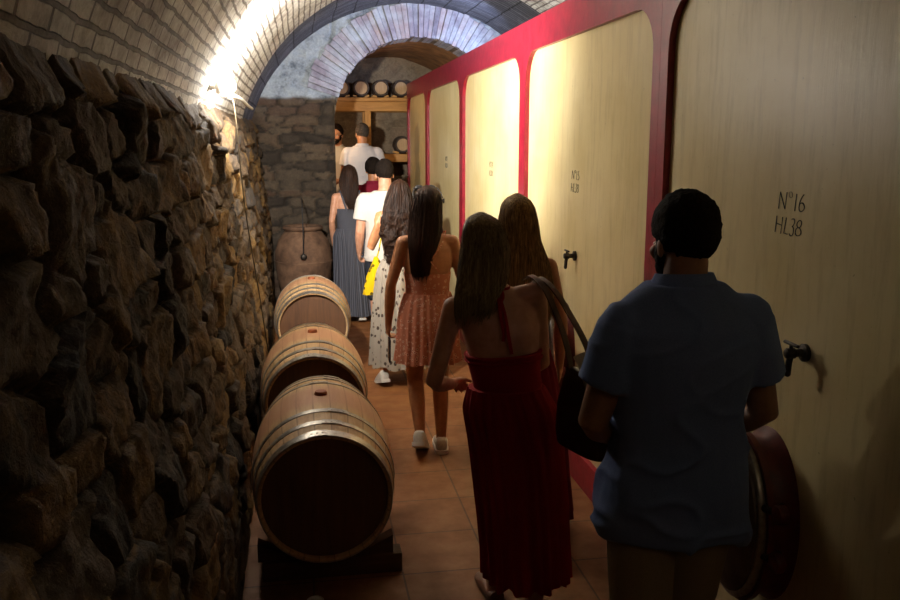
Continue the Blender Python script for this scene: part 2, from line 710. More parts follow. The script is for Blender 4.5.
def wall_arch():
    xs = np.concatenate([np.arange(-.75, OP0, .018), [OP0], np.arange(OP0 + .02, 3.3, .03)])
    zs = np.arange(0, 3.62, .018)
    X, Z = np.meshgrid(xs, zs)
    e, rid, cu, cv = stone_field(X + 3, Z, .30, .105, 17, 6)
    zz = np.zeros_like(X)
    face = np.clip(e / .2, 0, 1)
    face = face * face * (3 - 2 * face)
    stone = np.clip((2.42 + .03 * fbm(X * 4, zz, zz, 4) - Z) / .03, 0, 1)
    rough = fbm(X * 9, Z * 9, zz, 31, 5)
    out = stone * (face * (.02 + .04 * np.modf(rid * 7.7)[0])) + rough * .018 + (1 - stone) * (.03 + .012 * face)
    edge = np.clip((OP0 - X) / .03, 0, 1)
    Yp = ARCH_Y + .03 - out * np.where(X < OP0 + .01, edge, 1)
    inside = ((X > OP0 + .001) & (X < OP1) & (Z < ARZ)) | (((X - ARX) ** 2 + (Z - ARZ) ** 2 < (ARR + np.where(Z > 2.43, .08, .0)) ** 2) & (Z >= ARZ))
    rid2 = np.where(stone > .5, rid, .55 + .25 * rough)
    sf = np.where(stone > .5, np.clip(e / .1, 0, 1), 1.0)
    o = grid_mesh('wall_arch', np.stack([X, Yp, Z], -1), len(xs), len(zs), {'stone_id': rid2, 'stone_face': sf, 'plaster': 1 - stone}, keep=~inside, m=arch_wall_mat())
    struct(o)
    # the body of the wall and the jambs of its opening
    bm = bmesh.new()
    n = 28
    hole = [(OP0 - ARR * 0 + 0, 0.0)] + [(ARX - (ARR) * math.cos(PI * i / n), ARZ + ARR * math.sin(PI * i / n)) for i in range(n + 1)] + [(OP1, 0.0)]
    outer = [(-.75, 0), ] + hole + [(3.3, 0), (3.3, 3.62), (-.75, 3.62)]
    add_plate(bm, outer, [], lambda u, v, w: Vector((u, ARCH_Y + .06 + w, v)), .40)
    struct(obj('wall_arch_core', bm, M['pier_core'], smooth=False))


def arch_wall_mat():
    k = NT('pier_stone_and_plaster')
    v = k.coords()
    r = attr(k, 'stone_id')
    e = attr(k, 'stone_face')
    p = attr(k, 'plaster')
    n1 = k.noise(v, 9, 8, .65)
    n2 = k.noise(v, 45, 6, .7)
    n3 = k.noise(v, 3, 7, .7)
    rr = k.math('ADD', r, k.math('MULTIPLY', k.math('SUBTRACT', n1, .5), .6))
    base = k.ramp(rr, [(0, rgb('2a2119')), (.35, rgb('463b30')), (.6, rgb('5c4e3e')), (1, rgb('4e3a2c'))])
    base = k.mix(rgb('1f1913'), base, e)
    pl = k.ramp(n3, [(.34, rgb('5d6672')), (.45, rgb('9aa3ac')), (.65, rgb('b4bcc2'))])
    c = k.mix(base, pl, p)
    c = k.mix(c, k.ramp(n2, [(.3, (.3, .27, .24)), (.7, (1, 1, 1))]), .5, 'MULTIPLY')
    k.color(c)
    k.rough(.88)
    b = k.bump(n1, .7, .03)
    k.bump(n2, .6, .012, b)
    return k.m


M['pier_core'] = simple('pier_rubble', rgb('4b3f35'), rgb('84745f'), 9, .9, .8, .04, detail=9)
wall_arch()

# brick ring of the arch, each brick slightly out of line with the next
bm = bmesh.new()
lay = bm.verts.layers.float.new('stone_id')
nb = 50
for i in range(nb):
    a0, a1 = .30 + (PI - .6) * i / nb + .0012, .30 + (PI - .6) * (i + 1) / nb - .0012
    r0, r1 = ARR + random.uniform(-.012, .008), ARR + .38 + random.uniform(-.02, .02)
    y0, y1 = ARCH_Y - .035 + random.uniform(-.015, .015), ARCH_Y + .45
    rid = random.random()
    vs = []
    for y in (y0, y1):
        for r_, a in ((r0, a0), (r0, a1), (r1, a1), (r1, a0)):
            v = bm.verts.new((ARX - r_ * math.cos(a), y, ARZ + r_ * math.sin(a)))
            v[lay] = rid
            vs.append(v)
    for f in ((0, 1, 2, 3), (7, 6, 5, 4), (0, 4, 5, 1), (1, 5, 6, 2), (2, 6, 7, 3), (3, 7, 4, 0)):
        bm.faces.new([vs[k] for k in f])
bmesh.ops.bevel(bm, geom=list(bm.edges), offset=.004, segments=1, affect='EDGES')
struct(obj('trim_1', bm, M['voussoir'], smooth=False))

# the room behind the arch
def back_wall():
    xs = np.arange(-.8, 3.2, .03)
    zs = np.arange(0, 3.7, .03)
    X, Z = np.meshgrid(xs, zs)
    e, rid, cu, cv = stone_field(X + 9, Z, .3, .16, 41)
    zz = np.zeros_like(X)
    face = np.clip(e / .25, 0, 1)
    Y = BACK_Y - face * .03 - fbm(X * 5, Z * 5, zz, 8, 5) * .04
    struct(grid_mesh('wall_back', np.stack([X, Y, Z], -1), len(xs), len(zs), {'stone_id': .35 + .6 * rid, 'stone_face': np.clip(.35 + e / .15, 0, 1)}, m=M['back_stone']))


M['back_stone'] = stone_mat('rough_back_wall', [(0, rgb('57493c')), (.35, rgb('8b7760')), (.6, rgb('a8957a')), (1, rgb('96806a'))], rgb('6d5c4a'), .8)
back_wall()
arc_vault('ceiling_back', 1.3, 1.75, 1.39, ARCH_Y + .44, BACK_Y + .1, 0.0, PI, M['back_vault'], seed=9, amp=.03)
for nm_, x in (('wall_back_left', -.27), ('wall_back_right', 2.87)):
    bm = bmesh.new()
    add_box(bm, (x, 12.05, 1.1), (.14, 2.9, 2.2))
    struct(obj(nm_, bm, M['back_wall'], smooth=False))


# ================================================================== LAMPS
def spot(name, loc, target, watts, size, blend, col, radius, parent=None):
    d = bpy.data.lights.new(name, 'SPOT')
    d.energy = watts
    d.spot_size = math.radians(size)
    d.spot_blend = blend
    d.color = col
    d.shadow_soft_size = radius
    o = bpy.data.objects.new(name, d)
    C.objects.link(o)
    o.location = loc
    o.rotation_euler = (Vector(target) - Vector(loc)).to_track_quat('-Z', 'Y').to_euler()
    if parent:
        o.parent = parent
        o.matrix_parent_inverse = parent.matrix_basis.inverted()
    return o


def point(name, loc, watts, col, radius, parent=None):
    d = bpy.data.lights.new(name, 'POINT')
    d.energy = watts
    d.color = col
    d.shadow_soft_size = radius
    o = bpy.data.objects.new(name, d)
    C.objects.link(o)
    o.location = loc
    if parent:
        o.parent = parent
        o.matrix_parent_inverse = parent.matrix_basis.inverted()
    return o


def floodlight(label, loc, target, w, h, glass):
    t = thing('floodlight', label, 'lamp', loc)
    q = (Vector(target) - Vector(loc)).to_track_quat('-Z', 'Y').to_matrix()
    bm = bmesh.new()
    add_box(bm, q @ Vector((0, 0, .035)), (w, h, .05), q, .008)
    for k in range(5):
        add_box(bm, q @ Vector(((k - 2) * w * .18, 0, .068)), (.006, h * .8, .03), q)
    obj('housing', bm, M['lamp_case'], t)
    bm = bmesh.new()
    add_box(bm, q @ Vector((0, 0, .006)), (w * .86, h * .82, .008), q)
    obj('glass', bm, glass, t, smooth=False)
    bm = bmesh.new()
    add_tube(bm, [q @ Vector((-w * .55, 0, .03)), q @ Vector((-w * .55, -h * .6, .05)), q @ Vector((w * .55, -h * .6, .05)), q @ Vector((w * .55, 0, .03))], .006, 8)
    obj('bracket', bm, M['iron'], t)
    return t


LP = Vector((-.385, 5.15, 2.22))
t = thing('wall_lamp', 'glaring round white lamp on the top ledge of the rough stone wall', 'lamp', LP)
bm = bmesh.new()
add_ell(bm, (0, 0, .01), (.038, .038, .042))
gl = obj('glass_globe', bm, M['lamp_glass'], t)
bm = bmesh.new()
add_lathe(bm, [(.02, -.03), (.032, -.04), (.034, -.07), (.03, -.075)], 24, 'X')
obj('socket', bm, M['white_plastic'], t)
bm = bmesh.new()
add_tube(bm, [(-.08, 0, 0), (-.16, 0, .0)], .014, 10)
obj('bracket', bm, M['white_plastic'], t)
spot('lamp_beam', LP + Vector((.05, .06, .01)), (1.15, 8.3, 3.45), LAMP_BEAM_W, 172, 1.0, (1.0, .96, .88), .05, t)
CP, CT = Vector((2.1, 9.0, 2.86)), Vector((.9, 10.2, 2.85))  # unseen floodlight, added to throw bluish light on the arch
t = floodlight('small added floodlight, unseen, on top of the vats facing the brick arch', CP, CT, .15, .1, M['lamp_cool'])
spot('cool_fill_beam', CP + (CT - CP).normalized() * .03, CT, COOL_FILL_W, 150, .8, (.50, .62, 1.0), .05, t)
# warm bulb hanging behind the arch
BL = Vector((.14, 11.05, 2.22))
t = thing('bulb_pendant', 'bare warm bulb hanging on a wire from the ceiling behind the arch', 'lamp', BL)
bm = bmesh.new()
add_ell(bm, (0, 0, 0), (.03, .03, .038))
obj('bulb', bm, M['lamp_warm'], t)
bm = bmesh.new()
add_lathe(bm, [(.016, .03), (.018, .07), (.008, .085)], 16)
obj('socket', bm, M['lamp_case'], t)
bm = bmesh.new()
add_tube(bm, [(0, 0, .08), (0, 0, .27)], .004, 6)
obj('wire', bm, M['lamp_case'], t)
point('bulb_light', BL - Vector((0, 0, .06)), ROOM_LAMP_W, (1.0, .72, .42), .05, t)
# dim warm fill lamp, added out of view behind the camera
NL = Vector((1.5, -1.1, 2.9))
t = thing('added_fill_lamp', 'dim added fill lamp, out of view on the wall behind the viewer', 'lamp', NL)
bm = bmesh.new()
add_lathe(bm, [(.02, .06), (.06, .05), (.085, .0)], 24, 'Y', c=(0, 0, 0))
obj('dome', bm, M['lamp_warm'], t)
bm = bmesh.new()
add_lathe(bm, [(.1, 0.0), (.1, -.06)], 24, 'Y', c=(0, -.04, 0))
obj('base', bm, M['lamp_case'], t)
point('added_fill_light', NL + Vector((0, .15, 0)), NEAR_FILL_W, (1.0, .82, .60), .08, t)


# ================================================================== VATS
def rounded(u0, u1, v0, v1, r, n=8):
    pts = []
    for cx, cy, a in ((u1 - r, v1 - r, 0), (u0 + r, v1 - r, PI / 2), (u0 + r, v0 + r, PI), (u1 - r, v0 + r, 1.5 * PI)):
        for k in range(n + 1):
            b = a + PI / 2 * k / n
            pts.append((cx + r * math.cos(b), cy + r * math.sin(b)))
    return pts


VAT_TOP, BEAM = 2.69, 2.50
PIL = .08


def text_part(lines, y, z, size, parent):
    """hand-lettered number: flat strokes on the paint"""
    cu = bpy.data.curves.new('number_mark', 'FONT')
    cu.body = lines
    cu.size = size
    cu.space_line = .92
    cu.align_x = 'CENTER'
    cu.extrude = .0008
    cu.offset = -.0024
    tmp = bpy.data.objects.new('tmp', cu)
    C.objects.link(tmp)
    dg = bpy.context.evaluated_depsgraph_get()
    me = bpy.data.meshes.new_from_object(tmp.evaluated_get(dg))
    bpy.data.objects.remove(tmp)
    me.name = 'number_mark'
    # narrow, slightly slanting brush letters; text x runs towards -Y, text y up, lying on the panel
    for v in me.vertices:
        x, yy = v.co.x * .84, v.co.y
        x += yy * .12 + .006 * mnoise.noise(Vector((x * 30, yy * 30, size * 70)))
        yy += .005 * mnoise.noise(Vector((x * 30 + 9, yy * 30, 1)))
        v.co = Vector((TX + .0302 - .001 - v.co.z, y - x, z + yy))
    return link('number_mark', me, M['ink'], parent)


def vat(y0, y1, depth, label, mark=None, mark_y=None, mark_size=.09, hatch=True, tap=True):
    yc = (y0 + y1) / 2
    t = thing('wine_vat', label, 'wine vat', (0, 0, 0), 0, 'row of painted wine vats')
    bm = bmesh.new()
    add_box(bm, (TX + .06 + depth / 2, yc, VAT_TOP / 2), (depth, y1 - y0 - .004, VAT_TOP))
    obj('concrete_body', bm, M['concrete'], t, smooth=False)
    bm = bmesh.new()
    outer = [(y0 + .001, .0), (y1 - .001, .0), (y1 - .001, VAT_TOP + .01), (y0 + .001, VAT_TOP + .01)]
    hole = rounded(y0 + PIL, y1 - PIL, .18, BEAM, .2)
    add_plate(bm, outer, [hole], lambda u, v, w: Vector((TX + w, u, v)), .06)
    obj('frame', bm, M['red_paint'], t, smooth=False)
    bm = bmesh.new()
    nu, nv = 24, 28
    pts = rounded(y0 + PIL - .002, y1 - PIL + .002, .178, BEAM + .002, .2)
    add_plate(bm, pts, [], lambda u, v, w: Vector((TX + .03 + w, u, v)), .03)
    obj('panel', bm, M['cream'], t, smooth=False)
    if mark:
        text_part(mark, mark_y, 1.70 + mark_size * .1, mark_size, t)
    if tap:
        bm = bmesh.new()
        add_lathe(bm, [(.028, .0), (.028, -.012), (.014, -.016), (.012, -.035), (.017, -.04), (.017, -.065), (.012, -.07)], 16, 'X', c=(TX + .03, yc, 1.28))
        add_tube(bm, [(TX - .02, yc, 1.28), (TX - .026, yc, 1.25), (TX - .028, yc, 1.215)], .010, 10)
        tp = obj('tap', bm, M['iron'], t)
        bm = bmesh.new()
        add_tube(bm, [(TX - .022, yc - .035, 1.31), (TX - .022, yc + .035, 1.31)], .006, 8)
        add_tube(bm, [(TX - .022, yc, 1.29), (TX - .022, yc, 1.31)], .006, 8)
        obj('tap_handle', bm, M['iron'], tp)
    if hatch:
        yh, zh = yc + .16, .68
        ry, rz = .18, .27

        def oval(k_, x, a):
            return Vector((x, yh + ry * k_ * math.cos(a), zh + rz * k_ * math.sin(a)))
        seg = 48
        A = [2 * PI * i / seg for i in range(seg)]
        bm = bmesh.new()
        bridge(bm, [[oval(s_, x, a) for a in A] for s_, x in ((1.12, TX + .03), (1.1, TX + .02), (1.02, TX + .0), (1.0, TX - .05), (1.1, TX - .055), (1.1, TX - .075), (.93, TX - .075), (.93, TX + .03))], False, False)
        obj('hatch_neck', bm, M['wheel_red'], t)
        bm = bmesh.new()
        bridge(bm, [[oval(s_, x, a) for a in A] for s_, x in ((.9, TX - .065), (1.04, TX - .077), (1.05, TX - .095), (1.02, TX - .102), (.97, TX - .102))], True, True)
        obj('steel_rim', bm, M['steel'], t)
        bm = bmesh.new()
        bridge(bm, [[oval(s_, x, a) for a in A] for s_, x in ((.97, TX - .098), (.96, TX - .11), (.85, TX - .122), (.6, TX - .135), (.3, TX - .142), (.04, TX - .144))], True, True)
        dr = obj('hatch_door', bm, M['hatch_face'], t)
        # two clamp screws with red hand knobs on the side towards the viewer
        for zk in (zh + .10, zh - .06):
            bm = bmesh.new()
            yk = yh - ry * 1.12
            add_tube(bm, [(TX - .02, yk + .03, zk), (TX - .06, yk - .02, zk), (TX - .095, yk + .05, zk)], .012, 10)
            cl = obj('clamp', bm, M['iron'], t)
            bm = bmesh.new()
            add_lathe(bm, [(.012, -.02), (.03, -.015), (.034, .0), (.03, .015), (.012, .02)], 14, 'X', c=(TX - .06, yk - .03, zk))
            obj('clamp_knob', bm, M['wheel_red'], cl)
        bm = bmesh.new()
        add_tube(bm, [(TX - .11, yh - .1, zh - .16), (TX - .12, yh, zh - .175), (TX - .11, yh + .1, zh - .16)], .014, 10)
        obj('hatch_bar', bm, M['steel'], t)
    return t


PY = [1.23, 3.55, 5.87, 8.19, 10.51, 12.42]
vat(PY[0], PY[1], 1.2, 'nearest cream and red wine vat, numbered N°16 HL 38, with an oval hatch', 'N°16\nHL38', 2.535, .086, True, True)
vat(PY[1], PY[2], 1.2, 'cream and red wine vat with a tap under faint lettering, second from the viewer', 'N°15\nHL38', 4.75, .078)
vat(PY[2], PY[3], 1.2, 'brightest lit cream and red wine vat, third from the viewer', 'N°14\nHL38', 6.98, .075)
vat(PY[3], PY[4], .60, 'cream and red wine vat just before the brick arch, fourth from the viewer', 'N°13\nHL38', 9.2, .075)
vat(PY[4], PY[5], .60, 'dim farthest wine vat beyond the brick arch, beside the cask shelf')


# ================================================================== BARRELS
def make_barrel(label, R=.327, r=.284, L=.95):
    t = thing('wine_barrel', label, 'barrel', (0, 0, 0), 0, 'oak barrels lying along the stone wall')
    h = L / 2

    def rad(y):
        return R - (R - r) * (abs(y) / h) ** 2.0
    bm = bmesh.new()
    prof = [(r - .016, -h + .045), (r - .014, -h + .005), (r - .004, -h)]
    prof += [(rad(y), y) for y in np.linspace(-h, h, 33)]
    prof += [(r - .004, h), (r - .014, h - .005), (r - .016, h - .045)]
    add_lathe(bm, prof, 104, 'Y', False, False)
    obj('staves', bm, M['stave'], t)
    for s in (-1, 1):
        bm = bmesh.new()
        add_lathe(bm, [(r - .0155, s * (h - .045)), (r - .0155, s * (h - .03)), (.001, s * (h - .028))], 64, 'Y', True, True)
        obj('head', bm, M['head_oak'], t)
    for s in (-1, 1):
        for y, w in ((h - .0225, .045), (h - .125, .034), (h - .25, .034)):
            bm = bmesh.new()
            ys = (y - w / 2, y + w / 2)
            pr = [(rad(ys[0]) - .004, s * ys[0]), (rad(ys[0]) + .003, s * ys[0]), (rad(ys[1]) + .003, s * ys[1]), (rad(ys[1]) - .004, s * ys[1])]
            add_lathe(bm, pr, 96, 'Y', False, False)
            # overlap of the strap with its rivets, on top
            seam = random.uniform(-.12, .25) if s < 0 else random.uniform(-.4, .4)
            rr = rad(y) + .003
            for k, da in enumerate((-.09, 0.0, .09)):
                a = seam + da * .9
                add_ell(bm, (rr * math.sin(a), s * y, rr * math.cos(a)), (.008, .008, .005), Matrix.Rotation(a, 3, 'Y'), 10, 6)
            a0, a1 = seam - .14, seam + .14
            rings = []
            for yy, o_ in ((ys[0], .0), (ys[0], .003), (ys[1], .003), (ys[1], .0)):
                rq = rad(yy) + .003 + o_
                rings.append([Vector((rq * math.sin(a0 + (a1 - a0) * k / 10), s * yy, rq * math.cos(a0 + (a1 - a0) * k / 10))) for k in range(11)])
            bridge(bm, rings, False, False, close=False)
            obj('hoop', bm, M['hoop'], t)
    bm = bmesh.new()
    add_lathe(bm, [(.03, -.02), (.03, .004), (.026, .016), (.001, .018)], 20, 'Z', True, True, c=(0, 0, R))
    obj('bung', bm, M['bung'], t)
    return t


BZ = .10 + .327
BARRELS = [((.06, 3.97), 'nearest oak wine barrel, lying with its dark head facing the viewer'),
           ((.04, 5.33), 'middle oak wine barrel between the nearest one and the one by the big clay jar'),
           ((.06, 7.46), 'farthest oak wine barrel, just in front of the big clay jar')]
b0 = make_barrel(BARRELS[0][1])
b0.location = (*BARRELS[0][0], BZ)
for (x, y), lb in BARRELS[1:]:
    dup(b0, (x, y, BZ), 0, lb)


def make_cradle(label):
    t = thing('barrel_cradle', label, 'barrel stand', (0, 0, 0), 0, 'wooden cradles under the oak barrels')
    for s in (-1, 1):
        bm = bmesh.new()
        add_box(bm, (.03, s * .29, .045), (.62, .10, .09), bev=.006)
        bmm = obj('beam', bm, M['beam'], t)
        for q in (-1, 1):
            bm = bmesh.new()
            tri = [(q * .30, .0905), (q * .13, .0905), (q * .30, .175)]
            rings = [[Vector((x, s * .29 + d, z)) for x, z in tri] for d in (-.035, .035)]
            bridge(bm, rings)
            obj('wedge', bm, M['beam'], t, smooth=False)
    return t


CL = ['dark timber cradle under the nearest oak barrel', 'dark timber cradle under the middle oak barrel', 'dark timber cradle under the farthest oak barrel']
c0 = make_cradle(CL[0])
c0.location = (*BARRELS[0][0], 0)
for (xy, _), lb in zip(BARRELS[1:], CL[1:]):
    dup(c0, (*xy, 0), 0, lb)

# ================================================================== CLAY JAR
t = thing('clay_jar', 'big round terracotta jar standing against the stone pier behind the barrels', 'jar', (0.0, 9.72, 0))
bm = bmesh.new()
add_lathe(bm, [(.14, 0), (.17, .02), (.24, .2), (.295, .42), (.315, .6), (.31, .72), (.275, .84), (.215, .92), (.19, .945), (.185, .96)], 64, 'Z', True, False)
add_lathe(bm, [(.165, .96), (.17, .9), (.26, .78), (.28, .6), (.2, .2), (.1, .05)], 64, 'Z', False, True)
obj('belly', bm, M['terracotta'], t)
bm = bmesh.new()
add_lathe(bm, [(.165, .95), (.19, .945), (.215, .955), (.225, .975), (.215, .995), (.19, 1.0), (.165, .985), (.165, .95)], 64, 'Z', False, False)
obj('rim', bm, M['terracotta'], t)
bm = bmesh.new()
add_lathe(bm, [(.310, .595), (.320, .60), (.320, .615), (.310, .62)], 64, 'Z', False, False)
obj('band', bm, M['terracotta'], t)
t = thing('hanging_cord', 'dark cord with a round weight hanging in front of the big clay jar', 'cord', (0.0, 9.38, .0))
bm = bmesh.new()
add_tube(bm, [(.0, .80, 1.27), (.0, .72, 1.265), (.0, .05, 1.24), (.0, -.003, 1.21), (.003, .0, .95), (.0, .0, .72)], .006, 8)
obj('cord', bm, M['lamp_case'], t)
bm = bmesh.new()
add_ell(bm, (0, 0, .69), (.034, .018, .036))
obj('weight', bm, M['iron'], t)

# ================================================================== SHELF WITH CASKS
SY0, SY1 = 12.55, 13.15
t = thing('cask_shelf', 'yellow timber shelf rack carrying small casks in the room behind the arch', 'shelf', (1.3, 12.85, STEP_Z))
bm = bmesh.new()
add_box(bm, (-.15, 0, 2.495 - STEP_Z), (1.95, .60, .05), bev=.006)
obj('top_board', bm, M['pine'], t)
for q in (-1, 1):
    bm = bmesh.new()
    add_box(bm, (-.15, q * .25, 2.40 - STEP_Z), (1.95, .07, .135), bev=.006)
    obj('rail', bm, M['pine'], t)
    for x in (-.34, .78):
        bm = bmesh.new()
        add_box(bm, (x, q * .25, (2.335 - STEP_Z) / 2), (.085, .085, 2.33 - STEP_Z), bev=.006)
        obj('post', bm, M['pine_v'], t)
for z in (1.675, 1.0):
    bm = bmesh.new()
    add_box(bm, (.22, 0, z - STEP_Z), (1.03, .58, .11), bev=.006)
    obj('lower_shelf', bm, M['pine'], t)


def make_cask(label, R=.125, r=.105, L=.42):
    t = thing('small_cask', label, 'cask', (0, 0, 0), 0, 'small casks on the timber shelf')
    h = L / 2

    def rad(y):
        return R - (R - r) * (abs(y) / h) ** 2
    bm = bmesh.new()
    add_lathe(bm, [(r - .018, -h + .02), (r - .018, -h)] + [(rad(y), y) for y in np.linspace(-h, h, 15)] + [(r - .018, h), (r - .018, h - .02)], 40, 'Y', False, False)
    obj('staves', bm, M['dark_cask'], t)
    for s in (-1, 1):
        bm = bmesh.new()
        add_lathe(bm, [(r - .017, s * (h - .022)), (r - .017, s * (h - .015)), (.001, s * (h - .013))], 32, 'Y', True, True)
        obj('head', bm, M['cask_head'], t)
    for s in (-1, 1):
        for y in (h - .015, h - .09):
            bm = bmesh.new()
            a, b = y - .012, y + .012
            add_lathe(bm, [(rad(a) - .002, s * a), (rad(a) + .003, s * a), (rad(b) + .003, s * b), (rad(b) - .002, s * b)], 40, 'Y', False, False)
            obj('hoop', bm, M['iron'], t)
    for s in (-1, 1):
        for q in (-1, 1):
            bm = bmesh.new()
            add_box(bm, (q * .085, s * .12, -R + .015), (.06, .03, .024), Matrix.Rotation(-q * .25, 3, 'Y'))
            obj('wedge', bm, M['pine'], t, smooth=False)
    return t


k0 = make_cask('pale-headed small cask on the shelf top, first from the stone pier')
k0.location = (.60, 12.79, 2.522 + .131)
for x, y, z, lb in ((.875, 12.79, 2.653, 'pale-headed small cask on the shelf top, second from the stone pier'),
                    (1.155, 12.79, 2.653, 'reddish-lit small cask on the shelf top, third from the stone pier'),
                    (1.44, 12.79, 2.653, 'small cask on the shelf top, half hidden behind the end of the vats'),
                    (1.46, 12.79, 1.863, 'small cask lying on the lower shelf beside the farthest vat')):
    dup(k0, (x, y, z), 0, lb)

# ================================================================== CABLE, BOX, LID
bm = bmesh.new()
pts = spline([(-.40, 5.3, 2.17), (-.375, 5.38, 2.10), (-.36, 5.7, 1.5), (-.31, 6.0, .9), (-.26, 6.25, .3), (-.245, 6.30, .20)], 6)
add_tube(bm, pts, .004, 8)
tag(obj('lamp_cable', bm, M['cable']), 'thin pale cable running down the stone wall from the floodlight to a white box', 'cable')
t = thing('junction_box', 'small white junction box low on the stone wall beside the barrels', 'junction box', (-.245, 6.30, .17))
bm = bmesh.new()
add_box(bm, (0, 0, 0), (.07, .09, .06), bev=.006)
obj('box', bm, M['white_plastic'], t)
bm = bmesh.new()
add_box(bm, (.038, 0, 0), (.008, .084, .054), bev=.003)
obj('cover', bm, M['white_plastic'], t)
# conduit lying along the ledge
bm = bmesh.new()
add_tube(bm, spline([(-.40, 5.35, 2.195), (-.385, 6.2, 2.20), (-.39, 7.0, 2.19), (-.40, 7.8, 2.195)], 5), .014, 10)
tag(obj('conduit', bm, M['white_plastic']), 'white conduit running along the wall ledge beyond the floodlight', 'conduit')
bm = bmesh.new()
add_lathe(bm, [(.034, 0), (.037, .004), (.037, .012), (.033, .016), (.03, .012), (.001, .012)], 32)
tag(obj('bottle_cap', bm, M['white_plastic'], loc=(.004, 3.42, .0)), 'small white round cap lying on the floor before the nearest barrel', 'cap')


# ================================================================== PEOPLE
def skin_mat(name, c1, c2):
    return simple(name, rgb(c1), rgb(c2), 25, .5, .1, .002)


def hair_mat(name, c1, c2, c3, stretch=(1, 1, .05), scale=120):
    k = NT(name)
    v = k.coords(stretch)
    f = k.noise(v, scale, 4, .6, .3)
    f2 = k.noise(k.coords((1, 1, .2)), 14, 4, .6)
    c = k.ramp(f, [(.3, rgb(c1)), (.5, rgb(c2)), (.72, rgb(c3))])
    k.color(k.mix(c, k.ramp(f2, [(.3, (.55, .52, .5)), (.7, (1, 1, 1))]), .8, 'MULTIPLY'))
    k.rough(.58 if stretch[2] < 1 else .85)
    k.b.inputs['Specular IOR Level'].default_value = .16 if stretch[2] < 1 else .1
    k.bump(f, .6 if stretch[2] < 1 else 1.0, .004)
    return k.m


def cloth_mat(name, c1, c2, scale=300, rough=.85):
    return simple(name, rgb(c1), rgb(c2), scale, rough, .15, .001, spec=.2)


def print_mat(name, base, spots, scale, size, stretch=(1, 1, 1)):
    """small scattered print on cloth"""
    k = NT(name)
    v = k.coords(stretch)
    w = k.n('ShaderNodeTexVoronoi')
    w.inputs['Scale'].default_value = scale
    k.l(v, w.inputs['Vector'])
    n = k.noise(v, scale * 1.1, 4)
    d = k.math('ADD', w.outputs['Distance'], k.math('MULTIPLY', k.math('SUBTRACT', n, .5), .5))
    c = rgb(base)
    for col, th in spots:
        c = k.mix(c, rgb(col), k.ramp(d, [(th, (1, 1, 1)), (th + .06, (0, 0, 0))]))
    k.color(c)
    k.rough(.9)
    k.b.inputs['Specular IOR Level'].default_value = .15
    return k.m


def stripe_mat(name, c1, c2, n):
    k = NT(name)
    tc = k.n('ShaderNodeTexCoord')
    sx = k.n('ShaderNodeSeparateXYZ')
    k.l(tc.outputs['Object'], sx.inputs[0])
    a = k.math('ARCTAN2', sx.outputs['Y'], sx.outputs['X'])
    f = k.math('FRACT', k.math('MULTIPLY', a, n / (2 * PI)))
    k.color(k.ramp(f, [(.4, rgb(c1)), (.5, rgb(c2)), (.9, rgb(c2)), (.99, rgb(c1))]))
    k.rough(.9)
    return k.m


M['skin_tan'] = skin_mat('tanned_skin', 'a06a46', 'b27850')
M['skin'] = skin_mat('warm_skin', 'b98264', 'c8957a')
M['skin_deep'] = skin_mat('olive_skin', '8c6146', '9c6e50')
M['hair_black'] = hair_mat('black_hair', '120d0a', '1d1612', '2e231b', (1, 1, 1), 90)
M['hair_grey'] = hair_mat('greying_hair', '2c2722', '453e38', '6a6058', (1, 1, 1), 90)
M['hair_dark'] = hair_mat('dark_brown_hair', '1d120c', '301d13', '4a2e1e')
M['hair_brown'] = hair_mat('brown_hair', '170d08', '29180e', '3c2416')
M['hair_ash'] = hair_mat('ash_brown_hair', '5a4833', '8a7550', 'b39d70')
M['hair_gold'] = hair_mat('golden_brown_hair', '4d3a1c', '8a6c3c', 'c4a066')
M['blue_polo'] = cloth_mat('blue_pique', '6478a6', '7085b3')
M['khaki'] = cloth_mat('beige_twill', '8a7a60', '9a8a6e')
M['red_cloth'] = cloth_mat('red_viscose', '8e1218', 'a0181e')
M['wine_cloth'] = cloth_mat('wine_red_cloth', '6d1020', '7d1628')
M['maroon'] = cloth_mat('maroon_pique', '6d1226', '7c1a30')
M['white_cloth'] = cloth_mat('white_cotton', 'bdb6ae', 'cac3bb')
M['white_shirt'] = cloth_mat('white_linen', 'b3b0b4', 'c2bfc2')
M['dark_cloth'] = cloth_mat('dark_cotton', '22242c', '2c2f38')
M['grey_cloth'] = cloth_mat('grey_cotton', '6a675f', '77746c')
M['coral'] = print_mat('coral_print', 'c07a60', [('e0b49c', .30), ('9c4f3e', .16)], 42, .3)
M['floral'] = print_mat('pale_floral_print', '8f8476', [('443832', .27)], 30, .3, (1, 1, .7))
M['stripe'] = stripe_mat('grey_blue_stripe', '35353d', '565761', 64)
M['yellow_bag'] = print_mat('yellow_print', 'd2ac10', [('5b4b10', .3)], 20, .3)
M['leather'] = simple('dark_brown_leather', rgb('2a1b14'), rgb('3a271c'), 20, .45, .2, .002)
M['tan_leather'] = simple('tan_leather_strap', rgb('4c3524'), rgb('5f442f'), 20, .5, .2, .002)
M['scarf'] = cloth_mat('pale_scarf', 'a89c8a', 'bdb2a0')
M['phone'] = simple('dark_phone_case', rgb('1d1c26'), rgb('24232e'), 20, .25, 0)
M['eye'] = simple('eye_white', rgb('c9c2b8'), rgb('d6d0c8'), 20, .3, 0)
M['shoe_white'] = cloth_mat('white_sneaker', 'b9b2a6', 'c9c2b6', 60)
M['sole'] = simple('pale_rubber_sole', rgb('c3bcb0'), rgb('cfc9be'), 20, .6, 0)
M['shoe_dark'] = simple('dark_shoe', rgb('1d1815'), rgb('29221d'), 20, .5, .1)
M['sandal'] = simple('nude_sandal', rgb('6d4c38'), rgb('7c5944'), 20, .5, .1)


